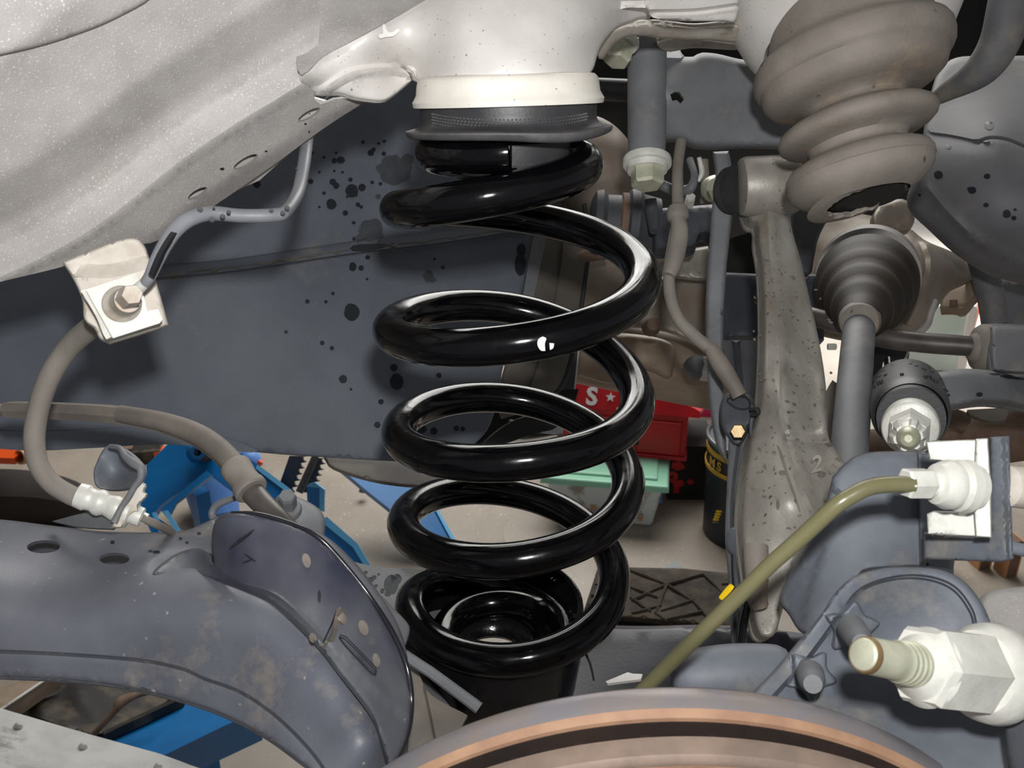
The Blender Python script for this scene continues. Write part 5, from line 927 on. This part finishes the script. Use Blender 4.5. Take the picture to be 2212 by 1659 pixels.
panel('shard_body', [(1418, 1230), (1440, 1224), (1455, 1213), (1466, 1214), (1476, 1226), (1494, 1232), (1480, 1240), (1440, 1236)], [(1418, 1230, 2.82), (1494, 1232, 2.82), (1460, 1214, 2.83)], M['tote'], gl, thick=.01, step=8)
# blue jack stand frame
bj = thing('blue_stand', 'bright blue steel workshop stand with pivot ring and splayed arms, left background', 'stand', GND(450, 1150))
BD = lambda x, y: 2.62-(np.asarray(y, float)-1000)*.0006+0*np.asarray(x, float)
panel('stand_web', [(372, 950, 1), (440, 950, 1), (448, 1016, 1), (345, 1094, 1), (332, 1112, 1), (388, 1152, 1), (330, 1158, 1), (308, 1110, 1), (302, 1082, 1), (318, 1003, 1)], BD, M['blue'], bj, thick=.04, step=16)
panel('stand_arm', [(432, 950, 1), (482, 952, 1), (556, 1004, 1), (628, 1062, 1), (650, 1090, 1), (650, 1130, 1), (560, 1112, 1), (505, 1062, 1), (446, 1018, 1)], lambda x, y: BD(x, y)-.006, M['blue'], bj, thick=.04, step=16)
panel('arm_edge', [(556, 1003, 1), (630, 1058, 1), (640, 1072, 1), (626, 1068, 1), (552, 1012, 1)], lambda x, y: BD(x, y)-.012, M['blue_edge'], bj, thick=.006, step=10)
panel('lower_flange', [(446, 1016, 1), (458, 1026, 1), (380, 1086, 1), (362, 1120, 1), (346, 1100, 1)], lambda x, y: BD(x, y)-.04, M['blue'], bj, thick=.02, step=10)
for pts in ([(328, 1108), (336, 1106), (352, 1150), (344, 1152)], [(352, 1104), (362, 1102), (392, 1150), (382, 1152)]):
    panel('foot_plate', [p+(1,) for p in pts], lambda x, y: BD(x, y)-.05, M['blue_edge'], bj, thick=.02, step=10)
lathe('pivot_ring', (427, 977, 2.62), (427, 977, 2.56), [(0, 24), (.3, 19), (.9, 17), (1, 15), (1, 8), (.6, 7)], M['blue'], bj, seg=32)
lathe('pivot_bolt', (440, 978, 2.62), (446, 980, 2.585), [(0, 20), (.7, 18), (1, 12)], M['dirty'], bj, seg=24)
V, Fc = beam_geo(P(430, 1060, 2.66), GND(430, 1060)*1, .03, .03); 
sv_ = P(430, 1060, 2.66); V, Fc = beam_geo(sv_, (sv_.x, sv_.y, 0), .04, .04); mesh('rear_leg', V, Fc, M['blue'], bj, smooth=False)
js = thing('ratchet_stand', 'blue jack stand with toothed ratchet bars and sloping light-edged leg', 'jack stand', GND(700, 1200))
def ratchet(x0, x1, y0, y1, dx, n):
    R_ = [(x1+dx*(t), y0+(y1-y0)*t) for t in (0, 1)]; L_ = [(x0+dx, y1), (x0, y0)]
    tz = []
    for i in range(n):
        t0 = i/n; t1 = (i+.75)/n
        tz += [(x1+dx*t0+3, y0+(y1-y0)*t0, 1), (x1+dx*t1-7, y0+(y1-y0)*(t0+.2/n), 1), (x1+dx*t1-5, y0+(y1-y0)*t1, 1)]
    return tz+[(x1+dx, y1, 1), (x0+dx, y1, 1), (x0, y0, 1)]
panel('ratchet_bar', ratchet(625, 664, 985, 1064, -28, 6), lambda x, y: 2.66+0*x, M['navy'], js, thick=.02, step=12, sp=4)
panel('ratchet_bar', ratchet(672, 704, 990, 1064, -24, 6), lambda x, y: 2.70+0*x, M['navy'], js, thick=.02, step=12, sp=4)
tube('ratchet_rod', [(682, 985, 2.65, 8), (646, 1064, 2.63, 8)], M['dark_steel'], js, smooth=False)
panel('stand_block', [(662, 1050, 1), (690, 1052, 1), (690, 1100, 1), (664, 1086, 1)], lambda x, y: 2.55+0*x, M['blue'], js, thick=.05, step=12)
panel('block_edge', [(666, 1046, 1), (680, 1042, 1), (701, 1058, 1), (700, 1106, 1), (690, 1102, 1), (690, 1054, 1), (664, 1052, 1)], lambda x, y: 2.545+0*x, M['blue_edge'], js, thick=.02, step=10)
panel('stand_leg', [(640, 1120, 1), (700, 1124, 1), (764, 1180, 1), (800, 1240, 1), (640, 1240, 1)], lambda x, y: 2.55-(y-1120)*.0004, M['blue'], js, thick=.03, step=16)
panel('leg_edge', [(698, 1120, 1), (706, 1116, 1), (772, 1174, 1), (812, 1240, 1), (798, 1240, 1), (762, 1182, 1), (698, 1130, 1)], lambda x, y: 2.545-(y-1120)*.0004, M['blue_edge'], js, thick=.03, step=10)
sv_ = P(720, 1200, 2.60); V, Fc = beam_geo(sv_, (sv_.x, sv_.y, 0), .04, .04); mesh('rear_leg', V, Fc, M['blue'], js, smooth=False)
bb = thing('blue_ramp_arm', 'long tapering blue steel arm behind the lower coils, ending on the floor', 'lift arm', GND(985, 1182))
bbp = panel('arm_plate', [(728, 1006, 1), (800, 1002, 1), (900, 1040, 1), (932, 1082, 1), (966, 1140, 1), (986, 1180, 1), (955, 1178, 1), (905, 1152, 1), (850, 1106, 1), (790, 1058, 1)], [(728, 1006, 2.9), (986, 1180, 2.86), (905, 1152, 2.84), (900, 1040, 2.95)], M['blue'], bb, thick=.03, step=16)
panel('arm_edge', [(925, 1072, 1), (934, 1078, 1), (992, 1180, 1), (984, 1182, 1), (962, 1142, 1)], lambda x, y: depf(bbp)(x, y, False)-.006, M['blue_edge'], bb, thick=.02, step=8)
lathe('floor_anchor', (784, 1064, 3.18), (786, 1052, 3.18), [(0, 9), (.6, 9), (1, 4)], M['brown'], thing('floor_anchor_bolt', 'small rusty anchor stub in the concrete beside the blue arm', 'bolt', GND(784, 1066)), seg=16)
br = thing('blue_lift_bar', 'broad blue steel beam crossing under the trailing arm at lower left', 'lift beam', GND(400, 1600))
panel('beam_face', [(180, 1612, 1), (300, 1552, 1), (412, 1500, 1), (440, 1490, 1), (570, 1530, 1), (480, 1570, 1), (345, 1636, 1), (240, 1660, 1)], [(180, 1612, 1.75), (412, 1500, 2.0), (570, 1530, 1.95), (345, 1636, 1.74)], M['blue'], br, thick=.10, step=20)
panel('beam_lip', [(225, 1586, 1), (412, 1500, 1), (406, 1496, 1), (220, 1580, 1)], [(225, 1586, 1.76), (412, 1498, 1.97), (300, 1548, 1.86)], M['dirty'], br, thick=.02, step=12)
sv_ = P(400, 1560, 1.95); V, Fc = beam_geo(sv_, (sv_.x, sv_.y, 0), .08, .08); mesh('beam_post', V, Fc, M['blue'], br, smooth=False)
lb = thing('blue_bucket', 'light blue plastic cylinder standing on the floor between the blue arms', 'bucket', GND(462, 1120))
lathe('bucket_body', (470, 1120, 3.05), (448, 1020, 3.08), [(0, 44), (.02, 48), (.6, 54), (1, 56), (1, 50)], M['blue_light'], lb, seg=48)
bt = thing('blue_cap_bottle', 'light blue bottle cap with orange pull peeking under the liner edge', 'bottle', GND(545, 1020))
lathe('bottle_top', (544, 1012, 3.3), (532, 972, 3.3), [(0, 24), (.1, 26), (.6, 25), (.8, 20), (1, 12)], M['blue_light'], bt, seg=32)
tube('orange_pull', [(556, 1010, 3.28, 5), (564, 996, 3.27, 5)], M['orange'], bt, smooth=False)
oj = thing('orange_jack_tube', 'orange painted bar with open tan tube end at the left edge', 'jack', GND(40, 1010))
panel('orange_bar', [(-80, 962, 1), (20, 968, 1), (58, 966, 1), (30, 990, 1), (-80, 986, 1)], [(-80, 962, 3.25), (58, 966, 3.25), (30, 990, 3.2)], M['orange'], oj, thick=.04, step=12)
lathe('tan_tube', (90, 976, 3.3), (42, 988, 3.22), [(0, 16), (.9, 17), (1, 16), (1, 12), (.4, 11)], M['copper'], oj, seg=32)
ck = thing('copper_blocks', 'stack of reddish copper coloured blocks beside the blue web', 'blocks', GND(320, 1000))
m1 = frame_box('copper_block', GND(350, 1000), .2, -.10, 0, 0, .08, 0, .05, M['dirty'], ck); frame_box('copper_block', GND(348, 998), .2, -.02, .012, -.01, .04, .0, .045, M['orange'], ck)
frame_box('copper_block', GND(300, 985), .1, -.06, .05, 0, .06, 0, .03, M['brown'], ck); frame_box('copper_block', GND(340, 975), .3, -.05, .02, 0, .05, 0, .02, M['orange'], ck)
ty = thing('black_ring', 'tyre-like black ring of unknown kind lying on the floor behind the brake hose at left', 'bundle', GND(0, 1170))  # dark ring shaped like a tyre; what it is stays unknown
lathe('ring_body', (-30, 1165, 3.0), (-30, 1085, 3.05), [(0, 90), (0, 180), (.15, 215), (.5, 222), (.85, 212), (1, 180), (1, 100), (.9, 90), (.1, 90)], M['black_dust'], ty, seg=64, closed=True)
gy = thing('greasy_hub', 'dark greasy metal hub and linkage under the trailing arm, lower left', 'hub', GND(180, 1560))
panel('hub_body', [(20, 1500, 1), (80, 1462), (180, 1450), (400, 1470), (410, 1500, 1), (330, 1540), (250, 1590, 1), (180, 1590), (60, 1550, 1)], [(20, 1500, 1.9), (400, 1480, 2.1), (250, 1600, 1.8), (200, 1490, 1.95)], M['dirty'], gy, thick=.12, step=14, rnd=(14, .03), rough=.02)
for pts in ([(20, 1482), (100, 1462), (110, 1470), (0, 1540)], ): pass
tube('hub_rod', [(190, 1600, 1.72, 6), (245, 1540, 1.74, 7), (262, 1516, 1.76, 12), (300, 1500, 1.8, 7), (350, 1488, 1.85, 6)], M['brown'], gy)
sv_ = P(200, 1520, 2.0); V, Fc = beam_geo(sv_, (sv_.x, sv_.y, 0), .1, .1); mesh('hub_post', V, Fc, M['dirty'], gy, smooth=False)
ru = thing('steel_runner', 'pale steel edge strip running diagonally at the lower left edge', 'rail', GND(40, 1500))
panel('runner_face', [(-60, 1530, 1), (0, 1490, 1), (60, 1462, 1), (130, 1450, 1), (100, 1466, 1), (0, 1534, 1), (-60, 1570, 1)], [(-60, 1540, 1.7), (60, 1462, 1.85), (130, 1450, 1.9), (0, 1534, 1.7)], M['muffler'], ru, thick=.05, step=14)
tube('runner_lip', [(-60, 1572, 1.68, 3), (0, 1534, 1.69, 3), (104, 1464, 1.86, 3)], M['plate'], ru, smooth=False, seg=8)
sv_ = P(40, 1490, 1.9); V, Fc = beam_geo(sv_, (sv_.x, sv_.y, 0), .05, .05); mesh('runner_post', V, Fc, M['dirty'], ru, smooth=False)
wp = thing('riveted_plate', 'smudged bare metal plate with domed rivets in the bottom left corner', 'plate', P(150, 1659, 1.2))
wpp = panel('metal_sheet', [(-120, 1492, 1), (22, 1536, 1), (200, 1588, 1), (345, 1628, 1), (430, 1659, 1), (560, 1720, 1), (-120, 1780, 1)], [(-120, 1492, 1.25), (430, 1659, 1.22), (-120, 1780, .95), (560, 1720, 1.12)], M['plate'], wp, thick=.006, step=20)
for x, y in ((39, 1570), (179, 1614), (342, 1657)):
    d_ = float(depf(wpp)(np.array(float(x)), np.array(float(y)), False)); lathe('rivet', (x, y+1, d_+.001), (x-1, y-5, d_-.008), [(0, 10), (.3, 9.5), (.7, 6.5), (1, 1)], M['zinc_white'], wp, seg=24)
sv_ = P(150, 1750, 1.15); V, Fc = beam_geo(sv_, (sv_.x, sv_.y, 0), .12, .12); mesh('plate_post', V, Fc, M['dirty'], wp, smooth=False)
# right background: metal offcuts on the floor and things outside in daylight
for x, w_, y, lab in ((2052, .05, 1238, 'brown metal offcut on the floor, leftmost under the clip bracket'), (2135, .03, 1228, 'dark curled metal offcut in the middle under the clip bracket'), (2192, .03, 1245, 'tall brown metal offcut by the right edge under the clip bracket')):
    o_ = GND(x, y); t_ = thing('metal_offcut', lab, 'offcut', o_)
    frame_box('offcut_body', o_, .2, -w_, 0, 0, .05, 0, .12, M['brown'], t_); frame_box('offcut_edge', o_, .2, 0, .006, -.002, .05, 0, .12, M['copper'], t_, .001)
    frame_box('offcut_edge', o_, .2, -w_-.006, -w_, -.002, .05, 0, .12, M['copper'], t_, .001)
wl_lathe('floor_patch', GND(1190, 1155)-UP*.001, UP, [(0, .10), (0, .15), (.0025, .149), (.003, .02)], M['floor'], fl, seg=40)
fl2 = struct('yard_ground', box_geo((3.2, 5.2, .004), 2.6, 2.2, .008), M['wall'])  # pale yard ground, sunlit brightness put partly into its colour
o_ = GND(2034, 726); oc = thing('orange_drum', 'orange rounded lid glimpsed above the stabiliser bar', 'drum', o_)
wl_lathe('drum_body', o_, UP, [(0, .06), (0, .13), (.15, .14), (.19, .11), (.21, .05), (.212, .002)], M['orange'], oc, seg=40)
o_ = GND(1990, 800); oc = thing('mint_crate', 'pale mint translucent crate in daylight below the stabiliser bar', 'crate', o_)
frame_box('crate_body', o_, -.2, -.15, .18, 0, .3, 0, .30, M['mint'], oc, .01); frame_box('crate_rib', o_, -.2, .14, .17, -.01, .02, 0, .31, M['white'], oc, .004)
